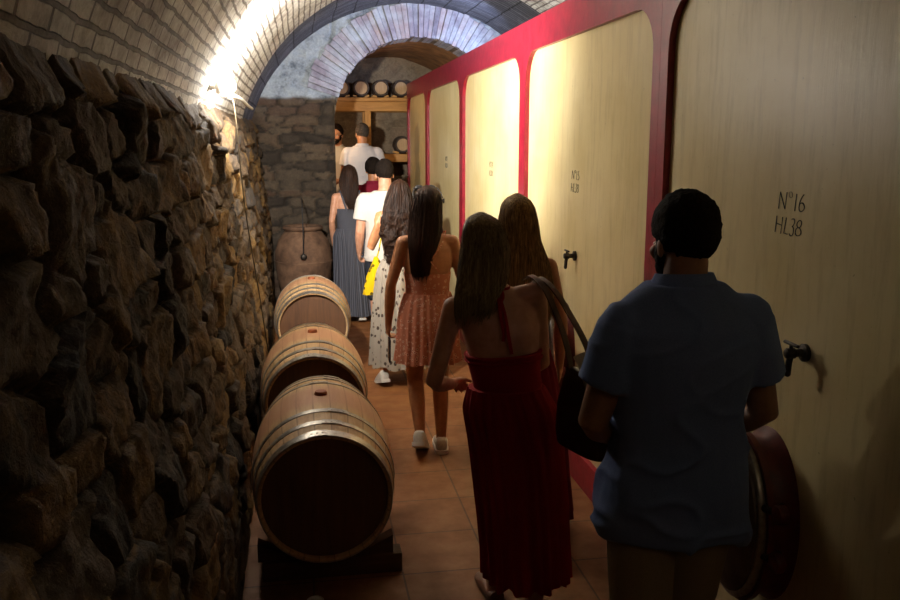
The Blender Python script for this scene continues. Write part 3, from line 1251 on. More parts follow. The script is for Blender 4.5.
class Fig:
    """one person: joints in metres in the person's own frame, facing +Y"""

    def __init__(s, label, base, yaw, h, sex, **ov):
        s.h, s.k, s.sex = h, h / 1.75, sex
        k, f = s.k, sex == 'f'
        sx = (.158 if f else .188) * k
        hx = (.088 if f else .09) * k
        J = dict(pelvis=(0, 0, .93 * k), waist=(0, .005, 1.07 * k), chest=(0, 0, 1.30 * k), neck=(0, -.02 * k, 1.475 * k), head=(0, .008 * k, 1.635 * k),
                 shL=(-sx, -.015, 1.398 * k), shR=(sx, -.015, 1.398 * k), elL=(-sx - .055, -.03, 1.125 * k), elR=(sx + .055, -.03, 1.125 * k),
                 wrL=(-sx - .065, .05, .885 * k), wrR=(sx + .065, .05, .885 * k),
                 hipL=(-hx, 0, .90 * k), hipR=(hx, 0, .90 * k), knL=(-hx, .025, .49 * k), knR=(hx, .025, .49 * k), anL=(-hx, -.02, .09), anR=(hx, -.02, .09))
        J.update(ov.pop('J', {}))
        s.J = {n: Vector(v) for n, v in J.items()}
        s.headyaw = ov.pop('headyaw', 0.0)
        s.headpitch = ov.pop('headpitch', 0.0)
        s.roll = ov.pop('roll', 0.0)
        s.width = ov.pop('width', 1.0)
        s.footL, s.footR = ov.pop('footL', (0, 0)), ov.pop('footR', (0, 0))
        s.handdir = ov.pop('hands', {})
        s.barefeet = ov.pop('barefeet', False)
        s.voxel = ov.pop('voxel', .007)
        s.root = thing('person', label, 'person', base, yaw)

    def spine(s, z):
        pts = [(.93, s.J['pelvis']), (1.07, s.J['waist']), (1.30, s.J['chest']), (1.475, s.J['neck'])]
        if z <= .93:
            return s.J['pelvis'] + Vector((0, 0, (z - .93) * s.k))
        for (a, p), (b, q) in zip(pts, pts[1:]):
            if z <= b:
                return p.lerp(q, (z - a) / (b - a))
        return s.J['neck'] + (s.J['head'] - s.J['neck']) * ((z - 1.475) / .16)

    def ring(s, z, rx, ry, dx=0.0, dy=0.0, n=28, ex=2.0, zoff=0.0):
        c = s.spine(z) + Vector((dx, dy, zoff))
        ro = s.roll * min(1, max(0, (z - 1.07) / .3))
        out = []
        for i in range(n):
            a = 2 * PI * i / n
            ca, sa = math.cos(a), math.sin(a)
            x = math.copysign(abs(ca) ** (2 / ex), ca) * rx * s.k * s.width
            y = math.copysign(abs(sa) ** (2 / ex), sa) * ry * s.k
            out.append(c + Vector((x * math.cos(ro), y, -x * math.sin(ro))))
        return out

    def torso_rings(s, grow=0.0, z0=.80, z1=1.50):
        if s.sex == 'f':
            T = [(.80, .135, .10), (.86, .172, .122), (.92, .178, .125), (.98, .160, .112), (1.06, .132, .096), (1.13, .132, .098), (1.21, .146, .108), (1.29, .158, .112), (1.36, .156, .095), (1.40, .138, .078), (1.435, .102, .064), (1.47, .064, .056), (1.52, .052, .054)]
        else:
            T = [(.80, .14, .11), (.86, .168, .125), (.92, .174, .127), (.98, .168, .122), (1.06, .162, .116), (1.13, .166, .118), (1.21, .180, .124), (1.29, .194, .126), (1.36, .196, .112), (1.41, .172, .092), (1.45, .128, .080), (1.485, .088, .072), (1.53, .064, .066)]
        return [s.ring(z, rx + grow, ry + grow, ex=2.3 if z < 1.4 else 2.0) for z, rx, ry in T if z0 <= z <= z1]

    # ---- the body: one continuous skin
    def head_matrix(s):
        return Matrix.Translation(s.J['head']) @ Matrix.Rotation(-s.headyaw, 4, 'Z') @ Matrix.Rotation(s.headpitch, 4, 'X') @ Matrix.Rotation(s.roll * .6, 4, 'Y') @ Matrix.Scale(s.k * (.97 if s.sex == 'f' else 1.0), 4)

    def add_head(s, bm):
        H = s.head_matrix()
        t = bmesh.new()
        add_ell(t, (0, -.012, .022), (.075, .096, .094))
        add_ell(t, (0, .028, -.045), (.058, .062, .070))
        add_ell(t, (0, .058, -.092), (.030, .026, .022))
        add_ell(t, (0, .082, .012), (.050, .016, .012))
        add_tube(t, [(0, .088, .008), (0, .106, -.034)], [.009, .014], 10)
        add_ell(t, (0, .088, -.064), (.024, .010, .006))
        add_ell(t, (0, .087, -.073), (.021, .010, .006))
        for q in (-1, 1):
            add_ell(t, (q * .045, .062, -.03), (.022, .022, .022))
            add_ell(t, (q * .077, -.008, -.012), (.010, .019, .032), Matrix.Rotation(q * .35, 3, 'Z') @ Matrix.Rotation(-.15, 3, 'X'))
        add_tube(t, [(0, -.02, -.03), (0, -.028, -.12)], [.052, .052], 16)
        bmesh.ops.transform(t, matrix=H, verts=t.verts)
        me = bpy.data.meshes.new('x')
        t.to_mesh(me)
        t.free()
        bm.from_mesh(me)
        bpy.data.meshes.remove(me)

    def add_hand(s, bm, wr, d, n, side, curl):
        d = d.normalized()
        n = (n - d * n.dot(d)).normalized()
        t = d.cross(n) * side
        q = s.k * (.90 if s.sex == 'f' else 1.0)
        rot = Matrix((t, d, n)).transposed()
        add_ell(bm, wr + d * .045 * q, (.040 * q, .056 * q, .017 * q), rot)
        add_tube(bm, [wr - d * .02, wr + d * .03 * q], [.026 * q, .026 * q], 10)
        for i, L in enumerate((.072, .080, .075, .058)):
            b = wr + (d * .086 + t * (.030 - .0195 * i)) * q
            dd = (d + t * (.10 - .07 * i)).normalized()
            pts, r = [b - dd * .03 * q, b], [.0095 * q, .0092 * q]
            a = 0
            for j, fr in enumerate((.45, .32, .23)):
                a += curl * (1.0, .9, .6)[j]
                e = dd * math.cos(a) + n * math.sin(a)
                b = b + e * L * fr * q
                pts.append(b)
                r.append((.0086, .0080, .0070)[j] * q)
            add_tube(bm, pts, r, 10)
        b = wr + (d * .022 + t * .026) * q
        e1 = (d * .62 + t * .62 + n * .35).normalized()
        e2 = (d * .85 + t * .15 + n * .5 * (1 if curl > .3 else .6)).normalized()
        add_tube(bm, [b, b + e1 * .042 * q, b + e1 * .042 * q + e2 * .034 * q, b + e1 * .042 * q + e2 * .056 * q], [.0125 * q, .0112 * q, .0098 * q, .0082 * q], 10)

    def foot_frame(s, S):
        yaw, pitch = s.footL if S == 'L' else s.footR
        f = Vector((math.sin(yaw) * math.cos(pitch), math.cos(yaw) * math.cos(pitch), -math.sin(pitch)))
        r = Vector((math.cos(yaw), -math.sin(yaw), 0))
        return f, r, r.cross(f)

    def body(s, m):
        bm = bmesh.new()
        J, k = s.J, s.k
        f = s.sex == 'f'
        bridge(bm, s.torso_rings(0))
        add_tube(bm, [s.spine(1.42), J['neck'] + Vector((0, 0, .02)), J['head'] + Vector((0, -.028, -.05)) * k], [.066 * k, (.050 if f else .060) * k, (.052 if f else .060) * k], 18)
        s.add_head(bm)
        for q, S in ((-1, 'L'), (1, 'R')):
            a, b, c = J['sh' + S], J['el' + S], J['wr' + S]
            r = (.046, .042, .034, .036, .034, .024) if f else (.060, .054, .043, .044, .040, .029)
            add_tube(bm, [a, a.lerp(b, .4), b, b.lerp(c, .25), b.lerp(c, .5), c], [x * k for x in r], 16)
            add_tube(bm, [s.spine(1.42) + Vector((q * .04, 0, 0)), a], [.040 * k, r[0] * k * 1.0], 14)
            hd = s.handdir.get(S, {})
            d = Vector(hd.get('d', (c - b)))
            s.add_hand(bm, c, d, Vector(hd.get('n', (-q, .15, 0))), hd.get('side', q), hd.get('curl', .42))
            a, b, c = J['hip' + S], J['kn' + S], J['an' + S]
            r = (.088, .078, .054, .054, .052, .034) if f else (.088, .080, .058, .058, .054, .038)
            add_tube(bm, [a, a.lerp(b, .35), b, b.lerp(c, .2) + Vector((0, -.012, 0)), b.lerp(c, .4) + Vector((0, -.01, 0)), c], [x * k for x in r], 18)
            fd, rt_, up = s.foot_frame(S)
            hl = c - up * .045 - fd * .03
            add_tube(bm, [c, hl], [.036 * k, .034 * k], 12)
            add_tube(bm, [hl, c - up * .05 + fd * .06 * k, c - up * .062 + fd * .13 * k], [.034 * k, .034 * k, .026 * k], 12, flat=.8)
            for i in range(5):
                o = rt_ * q * (-.030 + .016 * i) * k
                add_tube(bm, [c - up * .064 + fd * .12 * k + o, c - up * .071 + fd * (.178 - .012 * i) * k + o], [.012 * k, (.011 - .0008 * i) * k], 8)
        fuse('body', bm, m, s.root, s.voxel, 5)
        # eyes
        H = s.head_matrix()
        for q in (-1, 1):
            bm = bmesh.new()
            add_ell(bm, (q * .033, .079, -.010), (.0125, .010, .009), None, 12, 8)
            bmesh.ops.transform(bm, matrix=H, verts=bm.verts)
            ey = obj('eye', bm, M['eye'], s.root)
            bm = bmesh.new()
            add_ell(bm, (q * .033, .0865, -.010), (.005, .004, .005), None, 10, 6)
            bmesh.ops.transform(bm, matrix=H, verts=bm.verts)
            obj('iris', bm, M['shoe_dark'], ey)

    # ---- hair
    def short_hair(s, m, grow=.010, nape=-.095, front=.07, top=.012, name='hair'):
        """close-cropped cap with a hairline above the face and a clipped nape"""
        H = s.head_matrix()
        bm = bmesh.new()
        nu, nv = 48, 30
        g = {}
        for j in range(nv + 1):
            th = PI * j / nv * .80
            for i in range(nu):
                ph = 2 * PI * i / nu
                d = Vector((math.sin(th) * math.cos(ph), math.sin(th) * math.sin(ph), math.cos(th)))
                p = Vector((d.x * .075, -.012 + d.y * .096, .022 + d.z * .094))
                if d.z < -.15:
                    p.y += (-.15 - d.z) * .03
                    p.x *= 1 - (-.15 - d.z) * .12
                nn = mnoise.noise(p * 95) * .0045 + mnoise.noise(p * 40) * .004 + mnoise.noise(p * 16) * .003
                gr = grow + top * max(0, d.z)
                g[i, j] = (p, d, gr + nn)
        def on(i, j):
            p, d, _ = g[i, j]
            zf = nape + max(0.0, (p.y + .03)) * 1.0
            if p.y > .02:
                zf = .0 + (p.y - .02) * (.062 / (front - .02))
            elif p.y > -.03:
                zf = -.028
            return p.z > zf
        vo, vi = {}, {}
        for j in range(nv):
            for i in range(nu):
                q = [(i, j), ((i + 1) % nu, j), ((i + 1) % nu, j + 1), (i, j + 1)]
                if all(on(*w) for w in q):
                    for w in q:
                        if w not in vo:
                            p, d, t = g[w]
                            edge = not all(on((w[0] + a) % nu, min(nv, w[1] + b)) for a in (-1, 0, 1) for b in (0, 1))
                            vo[w] = bm.verts.new(p + d * (t if not edge else .003))
                            vi[w] = bm.verts.new(p - d * .006)
                    try:
                        bm.faces.new([vo[w] for w in q])
                        bm.faces.new([vi[w] for w in reversed(q)])
                    except ValueError:
                        pass
        bmesh.ops.remove_doubles(bm, verts=bm.verts, dist=.0004)
        be = [e for e in bm.edges if len(e.link_faces) == 1]
        bmesh.ops.transform(bm, matrix=H, verts=bm.verts)
        return obj(name, bm, m, s.root)

    def beard(s, m):
        H = s.head_matrix()
        bm = bmesh.new()
        add_ell(bm, (0, .036, -.072), (.057, .057, .046))
        add_ell(bm, (0, .060, -.100), (.036, .032, .026))
        for q in (-1, 1):
            add_ell(bm, (q * .058, .018, -.035), (.016, .026, .042))
            add_ell(bm, (q * .016, .094, -.054), (.018, .008, .006))
        bmesh.ops.transform(bm, matrix=H, verts=bm.verts)
        fuse('beard', bm, m, s.root, .006, 3, lambda c: .003 * vnoise(c[:, 0] * 90, c[:, 1] * 90, c[:, 2] * 90))

    def long_hair(s, m, path, seed=0, wave=0.0, strands=150, ridge=.03):
        """path: (z, cx, cy, rx, ry, y_front) in the person's frame, from under the crown to the ends"""
        H = s.head_matrix()
        rng = random.Random(seed)
        # cap on the skull, then the fall
        cap = []
        for th, in ((6,), (20,), (36,), (52,), (68,), (84,)):
            a = math.radians(th)
            c = H @ Vector((0, -.012, .022 + .105 * math.cos(a)))
            cap.append((c.z, c.x, c.y, .087 * math.sin(a) * s.k, .108 * math.sin(a) * s.k, c.y + (.095 - .0012 * th) * s.k))
        P = cap + [tuple(p) for p in path]
        n, m_ = 110, 60
        # resample
        Q = []
        L = [0]
        for a, b in zip(P, P[1:]):
            L.append(L[-1] + math.dist(a[:3], b[:3]))
        for i in range(m_ + 1):
            t = L[-1] * i / m_
            j = max(q for q in range(len(L)) if L[q] <= t + 1e-9)
            j = min(j, len(P) - 2)
            f = (t - L[j]) / (L[j + 1] - L[j])
            f2 = f
            Q.append([P[j][k_] + (P[j + 1][k_] - P[j][k_]) * f2 for k_ in range(6)])
        # smooth the path a little
        for _ in range(3):
            Q = [Q[0]] + [[(Q[i - 1][k_] + 2 * Q[i][k_] + Q[i + 1][k_]) / 4 for k_ in range(6)] for i in range(1, len(Q) - 1)] + [Q[-1]]

        def P3(q, ang, t, grow=1.0):
            z, cx, cy, rx, ry, yf = q
            lock = mnoise.noise(Vector((math.cos(ang) * 3.2 + seed, math.sin(ang) * 3.2, t * 1.6)))
            comb = mnoise.noise(Vector((math.cos(ang) * 11 + seed, math.sin(ang) * 11, t * 2.5)))
            g = grow * (1 + ridge * (1.4 * lock + 1.0 * comb))
            x = cx + rx * g * math.cos(ang)
            y = cy + ry * g * math.sin(ang)
            if y > yf:
                y = yf + (y - yf) * .08
            if wave:
                w = wave * min(1, max(0, (t - .28) * 3))
                x += w * mnoise.noise(Vector((x * 16, z * 34, seed))) * 2.0
                y += w * mnoise.noise(Vector((x * 16 + 7, z * 34, seed + 3))) * 2.0
            return Vector((x, y, z))
        bm = bmesh.new()
        rings = []
        for i, q in enumerate(Q):
            t = i / m_
            r = []
            for a in range(n):
                ang = 2 * PI * a / n
                p = P3(q, ang, t)
                if i > m_ - 6:
                    p.z += .03 * (i - m_ + 6) / 6 * mnoise.noise(Vector((math.cos(ang) * 6, math.sin(ang) * 6, seed)))
                r.append(p)
            rings.append(r)
        bridge(bm, rings)
        # loose strands over the mass
        for k_ in range(strands):
            ang = PI + PI * rng.random() if rng.random() < .85 else 2 * PI * rng.random()
            i0 = rng.randrange(3, int(m_ * .5))
            i1 = m_ - rng.randrange(0, 8)
            da = rng.uniform(-.12, .12)
            g = rng.uniform(1.0, 1.07)
            pts = []
            for i in range(i0, i1 + 1, 3):
                t = i / m_
                u = (i - i0) / (i1 - i0)
                pts.append(P3(Q[i], ang + da * u, t, g + .02 * u * rng.random()))
            pts[-1].z -= rng.uniform(0, .055)
            rr = [rng.uniform(.0016, .0032) * (1 - .7 * abs(2 * j / (len(pts) - 1) - 1)) for j in range(len(pts))]
            add_tube(bm, pts, rr, 5, round_ends=False)
        return obj('hair', bm, m, s.root)

    # ---- clothes
    def shirt(s, m, hem=.80, sleeve=.55, loose=.018, name='shirt', hemr=None, seed=0, voxel=.009, fold=.006):
        bm = bmesh.new()
        k = s.k
        hemr = hemr or (.185, .135)
        rings = [s.ring(hem, hemr[0] + .022, hemr[1] + .020, ex=2.3), s.ring(hem + .02, hemr[0] + .024, hemr[1] + .022, ex=2.3), s.ring(.90, hemr[0] + .022, hemr[1] + .022, ex=2.3), s.ring(.98, hemr[0] + .010, hemr[1] + .012, ex=2.3)]
        rings += s.torso_rings(loose, 1.05, 1.49)
        bridge(bm, rings)
        for S in 'LR':
            a, b = s.J['sh' + S], s.J['el' + S]
            q = -1 if S == 'L' else 1
            d = (b - a)
            add_tube(bm, [s.spine(1.42) + Vector((q * .05, 0, 0)), a], [.050 * k, (.061 if s.sex == 'm' else .050) * k + loose * .5], 16)
            r0 = (.064 if s.sex == 'm' else .050) * k + loose * .6
            rings = []
            u, w = frame_of(d)
            N = 9
            for i in range(N + 1):
                p = a + d * sleeve * i / N
                r = r0 * (1 + .06 * i / N)
                rings.append([p + (u * math.cos(2 * PI * t / 24) + w * math.sin(2 * PI * t / 24)) * r for t in range(24)])
            bridge(bm, rings)

        def fn(c):
            z = c[:, 2]
            drape = vnoise(c[:, 0] * 9 + z * 3, c[:, 1] * 9, z * 5, 3 + seed) * fold
            creases = (1 - np.abs(vnoise(c[:, 0] * 6 + z * 6, c[:, 1] * 6, z * 11 - c[:, 0] * 5, 7 + seed))) ** 5 * fold * 1.1
            low = np.clip((1.30 * k - z) / (.25 * k), .35, 1)
            return (drape + creases) * low
        return fuse(name, bm, m, s.root, voxel, 3, fn)

    def collar(s, m, r=.075):
        bm = bmesh.new()
        rings = []
        k = s.k
        base = s.spine(1.475)
        for rr, dz in ((r + .012, -.022), (r + .004, .004), (r - .003, .032), (r + .002, .034), (r + .012, .012), (r + .022, -.020), (r + .012, -.022)):
            ring = []
            for i in range(36):
                a = 2 * PI * i / 36
                front = max(0, math.sin(a))
                ring.append(base + Vector((rr * k * math.cos(a), rr * k * .95 * math.sin(a) + .006, dz * k - .035 * front ** 2 * k + .008 * max(0, -math.sin(a)))))
            rings.append(ring)
        bridge(bm, rings, False, False)
        return obj('collar', bm, m, s.root)

    def trousers(s, m, length=1.0, name='trousers', loose=.010, waist=.99):
        bm = bmesh.new()
        rr = [s.ring(z, rx + loose, ry + loose, ex=2.3) for z, rx, ry in ((.80, .14, .105), (.86, .172, .125), (.92, .178, .128), (.98, .168, .122), (waist + .02, .162, .116))]
        bridge(bm, rr)
        for S in 'LR':
            a, b, c = s.J['hip' + S], s.J['kn' + S], s.J['an' + S]
            k = s.k
            if length > .6:
                add_tube(bm, [a, a.lerp(b, .4), b, b.lerp(c, .5), b.lerp(c, length)], [.10 * k, .094 * k, .074 * k, .070 * k, .064 * k], 20)
            else:
                e = a.lerp(b, length * 2)
                add_tube(bm, [a, a.lerp(e, .5), e], [.102 * k, .098 * k, .090 * k], 20)
        return fuse(name, bm, m, s.root, .01, 3, lambda c: vnoise(c[:, 0] * 10, c[:, 1] * 10, c[:, 2] * 7, 5) * .005)

    def skirt(s, m, rings, name='skirt', pleats=26, depth=.02, seed=0, hemwave=.0, n=168, start=0.0):
        """rings: (x, y, z, rx, ry) from top to hem; pleats open towards the hem"""
        bm = bmesh.new()
        out = []
        Q = []
        for a, b in zip(rings, rings[1:]):
            for i in range(8):
                t = i / 8
                Q.append([p + (q - p) * t for p, q in zip(a, b)])
        Q.append(list(rings[-1]))
        for _ in range(2):
            Q = [Q[0]] + [[(Q[i - 1][k_] + 2 * Q[i][k_] + Q[i + 1][k_]) / 4 for k_ in range(5)] for i in range(1, len(Q) - 1)] + [Q[-1]]
        for i, (x, y, z, rx, ry) in enumerate(Q):
            t = max(0.0, (i / (len(Q) - 1) - start) / (1 - start))
            r = []
            for j in range(n):
                a = 2 * PI * j / n
                ca, sa = math.cos(a), math.sin(a)
                lazy = mnoise.noise(Vector((ca * 1.7 + seed, sa * 1.7, z * .8)))
                ph = pleats * a + 2.2 * lazy + 1.2 * mnoise.noise(Vector((ca * 4, sa * 4, seed + 5)))
                w = math.sin(ph)
                g = depth * (.25 + .75 * t) * (w * (.6 + .5 * mnoise.noise(Vector((ca * 3 + 4, sa * 3, seed))))) + depth * 1.0 * t * lazy
                r.append(Vector((x + (rx + g) * ca, y + (ry + g) * sa, z + hemwave * t ** 6 * mnoise.noise(Vector((ca * 2.2, sa * 2.2, seed + 2))))))
            out.append(r)
        bridge(bm, out)
        return obj(name, bm, m, s.root)

    def shoes(s, m, sole=None, name='shoe', high=.05):
        for S in 'LR':
            c = s.J['an' + S]
            f, r, up = s.foot_frame(S)
            k = s.k
            bm = bmesh.new()
            rings = []
            for t, w, h0 in ((-.075, .018, .05), (-.066, .033, .075 + high * .3), (-.03, .040, .085 + high), (.02, .041, .08 + high), (.07, .045, .072), (.12, .048, .055), (.165, .044, .044), (.195, .030, .034), (.207, .012, .022)):
                o = c - up * .088 + f * t * k
                ring = []
                for i in range(20):
                    a = 2 * PI * i / 20
                    ca, sa = math.cos(a), math.sin(a)
                    y = math.copysign(abs(sa) ** .8, sa)
                    ring.append(o + r * (w * k * math.copysign(abs(ca) ** .75, ca)) + up * (h0 * .5 + h0 * .5 * y + .006))
                rings.append(ring)
            bridge(bm, rings)
            o_ = obj(name, bm, m, s.root)
            if sole:
                bm = bmesh.new()
                rings = []
                for t, w in ((-.083, .02), (-.074, .038), (-.03, .046), (.03, .046), (.08, .050), (.13, .053), (.17, .048), (.205, .034), (.218, .014)):
                    o = c - up * .088 + f * t * k
                    rings.append([o + r * (w * k * q) + up * z for q, z in ((-1, 0), (1, 0), (1.02, .024), (-1.02, .024))])
                bridge(bm, rings)
                obj('sole', bm, sole, o_)


def ribbon(bm, pts, w, th, side):
    """a flat strap along pts, width w across 'side'"""
    pts = [Vector(p) for p in pts]
    rings = []
    for i, p in enumerate(pts):
        d = (pts[min(i + 1, len(pts) - 1)] - pts[max(0, i - 1)]).normalized()
        sd = Vector(side)
        sd = (sd - d * sd.dot(d)).normalized()
        n = d.cross(sd)
        rings.append([p + sd * (w / 2) * a + n * (th / 2) * b for a, b in ((-1, -1), (1, -1), (1, 1), (-1, 1))])
    bridge(bm, rings)


# ---- 1: the man nearest the viewer
p = Fig('person in a blue polo shirt and beige shorts, walking nearest the viewer by the vats', (1.07, 2.30, 0), 0, 1.80, 'm', width=1.04, headyaw=-.16, headpitch=-.06,
        J=dict(head=(.005, .025, 1.644), neck=(0, -.01, 1.522), shL=(-.178, -.02, 1.408), shR=(.190, -.02, 1.418), elL=(-.262, -.01, 1.125), wrL=(-.12, .19, 1.01), elR=(.278, .0, 1.125), wrR=(.20, .22, 1.0),
               hipL=(-.095, 0, .92), hipR=(.095, 0, .92), knL=(-.10, -.03, .5), knR=(.10, .08, .5), anL=(-.10, -.16, .10), anR=(.10, .09, .09)),
        footL=(-.1, .2), footR=(.1, 0), hands=dict(L=dict(n=(.2, .3, -.9), side=-1), R=dict(n=(-.2, .3, -.9), side=1)), voxel=.006)
p.body(M['skin_deep'])
p.short_hair(M['hair_black'], grow=.012, nape=-.105, top=.018)
p.beard(M['hair_black'])
p.shirt(M['blue_polo'], hem=.755, hemr=(.182, .135), sleeve=.60, loose=.022, name='polo_shirt', voxel=.008, fold=.015)
p.collar(M['blue_polo'], .078)
p.trousers(M['khaki'], .46, name='shorts', loose=.012)
p.shoes(M['shoe_dark'])

# ---- 2: the woman in the red dress, leaning to her left
p = Fig('person with ash-brown hair in a long backless red dress, second from the viewer', (.80, 3.18, 0), 0, 1.67, 'f', roll=-.13, headyaw=-.15, headpitch=-.10,
        J=dict(pelvis=(-.01, .0, .885), waist=(-.035, .005, 1.02), chest=(-.06, .0, 1.215), neck=(-.095, -.005, 1.385), head=(-.125, .03, 1.545),
               shL=(-.245, -.01, 1.305), shR=(.075, -.01, 1.352), elL=(-.325, -.02, 1.015), wrL=(-.215, .20, .945), elR=(.115, .03, 1.06), wrR=(.05, .235, .98),
               knL=(-.06, .10, .47), anL=(-.05, .13, .09), hipL=(-.09, 0, .87), hipR=(.08, 0, .87), knR=(.07, .0, .47), anR=(.06, -.14, .12)),
        footR=(.1, .35), footL=(-.05, 0), hands=dict(L=dict(d=(.35, .9, -.1), n=(.6, .1, -.8), side=-1, curl=.75), R=dict(curl=.7)), voxel=.006)
p.body(M['skin'])
p.long_hair(M['hair_ash'], [(1.53, -.125, .005, .088, .105, .05), (1.47, -.130, -.015, .092, .092, .03), (1.40, -.145, -.045, .088, .060, .0), (1.36, -.165, -.07, .082, .048, -.02), (1.325, -.185, -.075, .066, .038, -.02), (1.295, -.205, -.07, .045, .028, -.02)], seed=3, strands=420)
bod = [p.ring(z, rx, ry, n=40, ex=2.2, zoff=zo) for z, rx, ry, zo in ((.95, .166, .124, 0), (.99, .153, .117, 0), (1.03, .141, .107, 0), (1.08, .143, .108, 0), (1.14, .150, .112, 0), (1.19, .157, .118, 0), (1.195, .150, .108, 0))]
bm = bmesh.new()
bridge(bm, bod)
# the gathered edge of the bodice
for zz_ in (1.19, 1.165):
    e = p.ring(zz_, .156, .117, n=40, ex=2.2)
    add_tube(bm, e + [e[0]], .005, 6, round_ends=False)
obj('bodice', bm, M['red_cloth'], p.root)
p.skirt(M['red_cloth'], [(-.035, .0, .985, .150, .116), (-.02, .0, .90, .184, .142), (.01, .0, .75, .186, .150), (.035, -.005, .50, .180, .16), (.05, -.01, .30, .170, .16), (.055, -.015, .185, .168, .165)], pleats=24, depth=.018, seed=2, hemwave=.05)
# halter ties hanging down her back
bm = bmesh.new()
nk = p.J['neck']
tie = [Vector(nk) + Vector((.066 * math.cos(a), .064 * math.sin(a) - .004, -.005 - .03 * max(0, math.sin(a)))) for a in [2 * PI * i / 24 for i in range(25)]]
ribbon(bm, tie, .010, .003, (0, 0, 1))
obj('neck_tie', bm, M['red_cloth'], p.root)
bx_, by_ = nk.x, nk.y
bm = bmesh.new()
add_ell(bm, (bx_ + .005, by_ - .075, nk.z - .012), (.013, .012, .018))
add_ell(bm, (bx_ - .010, by_ - .078, nk.z - .03), (.010, .007, .022))
add_ell(bm, (bx_ + .02, by_ - .078, nk.z - .028), (.010, .007, .022))
obj('bow', bm, M['red_cloth'], p.root)
for dx, ln in ((-.004, .19), (.012, .24)):
    bm = bmesh.new()
    ribbon(bm, spline([(bx_ + .005, by_ - .08, nk.z - .015), (bx_ + .012 + dx, by_ - .105, nk.z - .09), (bx_ + .022 + dx, by_ - .122, nk.z - .16), (bx_ + .024 + dx * 2, by_ - .126, nk.z - ln)], 5), .013, .003, (1, 0, 0))
    obj('tie_end', bm, M['red_cloth'], p.root)
p.shoes(M['sandal'], name='sandal', high=-.02)

# her shoulder bag
BAG = Vector((.99, 2.915, .80))
t = thing('handbag', 'dark brown leather bag on the right shoulder of the person in red', 'handbag', BAG, .3)
to_bag = Matrix.Rotation(-.3, 3, 'Z')
bm = bmesh.new()
rings = []
for z, rx, ry in ((0, .03, .10), (.006, .042, .135), (.06, .050, .145), (.16, .046, .138), (.25, .034, .115), (.30, .020, .10), (.305, .012, .095)):
    rings.append([Vector((rx * math.copysign(abs(math.cos(a)) ** .8, math.cos(a)), ry * math.copysign(abs(math.sin(a)) ** .6, math.sin(a)), z)) for a in [2 * PI * i / 40 for i in range(40)]])
bridge(bm, rings)
obj('bag_body', bm, M['leather'], t)
for path in (((1.01, 2.84, 1.09), (.995, 2.91, 1.20), (.958, 3.03, 1.31), (.920, 3.095, 1.382), (.888, 3.165, 1.411), (.876, 3.232, 1.385)),
             ((.965, 2.98, 1.09), (.945, 3.0, 1.20), (.915, 3.05, 1.31), (.886, 3.095, 1.385), (.856, 3.165, 1.419), (.846, 3.232, 1.396))):
    bm = bmesh.new()
    ribbon(bm, spline([to_bag @ (Vector(q) - BAG) for q in path], 6), .026, .005, to_bag @ Vector((.85, .5, .1)))
    obj('strap', bm, M['tan_leather'], t)
bm = bmesh.new()
ribbon(bm, spline([to_bag @ (Vector(q) - BAG) for q in ((.965, 2.90, 1.17), (.975, 2.86, 1.14), (.985, 2.845, 1.10), (1.0, 2.84, 1.05))], 6), .045, .012, to_bag @ Vector((.8, .1, .5)))
obj('scarf_end', bm, M['scarf'], t)

# ---- 3: the woman hidden behind her
p = Fig('person with long golden-brown hair, mostly hidden behind the person in the red dress', (.985, 3.92, 0), 0, 1.68, 'f', headpitch=-.08,
        J=dict(elR=(.215, -.03, 1.08), wrR=(.235, .05, .84), elL=(-.19, .0, 1.08), wrL=(-.13, .2, .98), knR=(.085, .1, .47), anR=(.085, .12, .09), knL=(-.085, .0, .47), anL=(-.085, -.12, .11)), footL=(0, .3), voxel=.007)
p.body(M['skin_tan'])
p.long_hair(M['hair_gold'], [(1.54, 0, -.01, .092, .108, .05), (1.47, .0, -.03, .098, .098, .03), (1.38, .01, -.07, .118, .072, .0), (1.27, .015, -.095, .132, .056, -.03), (1.16, .02, -.10, .125, .045, -.05), (1.08, .02, -.10, .09, .03, -.06)], seed=8, strands=380)
bm = bmesh.new()
bridge(bm, p.torso_rings(.008, .97, 1.35))
obj('top', bm, M['wine_cloth'], p.root)
for q in (-1, 1):
    bm = bmesh.new()
    ribbon(bm, spline([(q * .09, -.108, 1.29), (q * .10, -.085, 1.37), (q * .10, -.01, 1.425), (q * .095, .07, 1.36), (q * .085, .105, 1.28)], 5), .014, .003, (1, 0, 0))
    obj('strap', bm, M['wine_cloth'], p.root)
p.skirt(M['wine_cloth'], [(0, 0, 1.0, .138, .104), (0, 0, .93, .17, .125), (0, 0, .83, .195, .15), (.05, 0, .5, .20, .19), (.08, 0, .12, .215, .21)], pleats=20, depth=.02, seed=4, hemwave=.02)
p.shoes(M['shoe_dark'])

# ---- 4: the woman in the short coral dress
p = Fig('person in a short coral print dress and white sneakers, sunglasses on brown hair', (.735, 5.12, 0), 0, 1.66, 'f',
        J=dict(elL=(-.225, -.02, 1.075), wrL=(-.235, .05, .83), elR=(.215, -.02, 1.08), wrR=(.215, .09, .85),
               hipL=(-.075, 0, .86), knL=(-.075, .05, .47), anL=(-.06, -.06, .155), hipR=(.075, 0, .86), knR=(.085, .06, .47), anR=(.085, .02, .09)),
        footL=(.25, .42), footR=(.1, 0), hands=dict(L=dict(curl=.75)), voxel=.006)
p.body(M['skin_tan'])
p.long_hair(M['hair_dark'], [(1.52, -.01, -.005, .090, .106, .05), (1.45, -.015, -.03, .094, .092, .03), (1.38, -.025, -.07, .092, .062, .0), (1.30, -.04, -.095, .078, .045, -.03), (1.22, -.055, -.10, .060, .034, -.05), (1.14, -.06, -.10, .036, .022, -.06)], seed=12, strands=380)
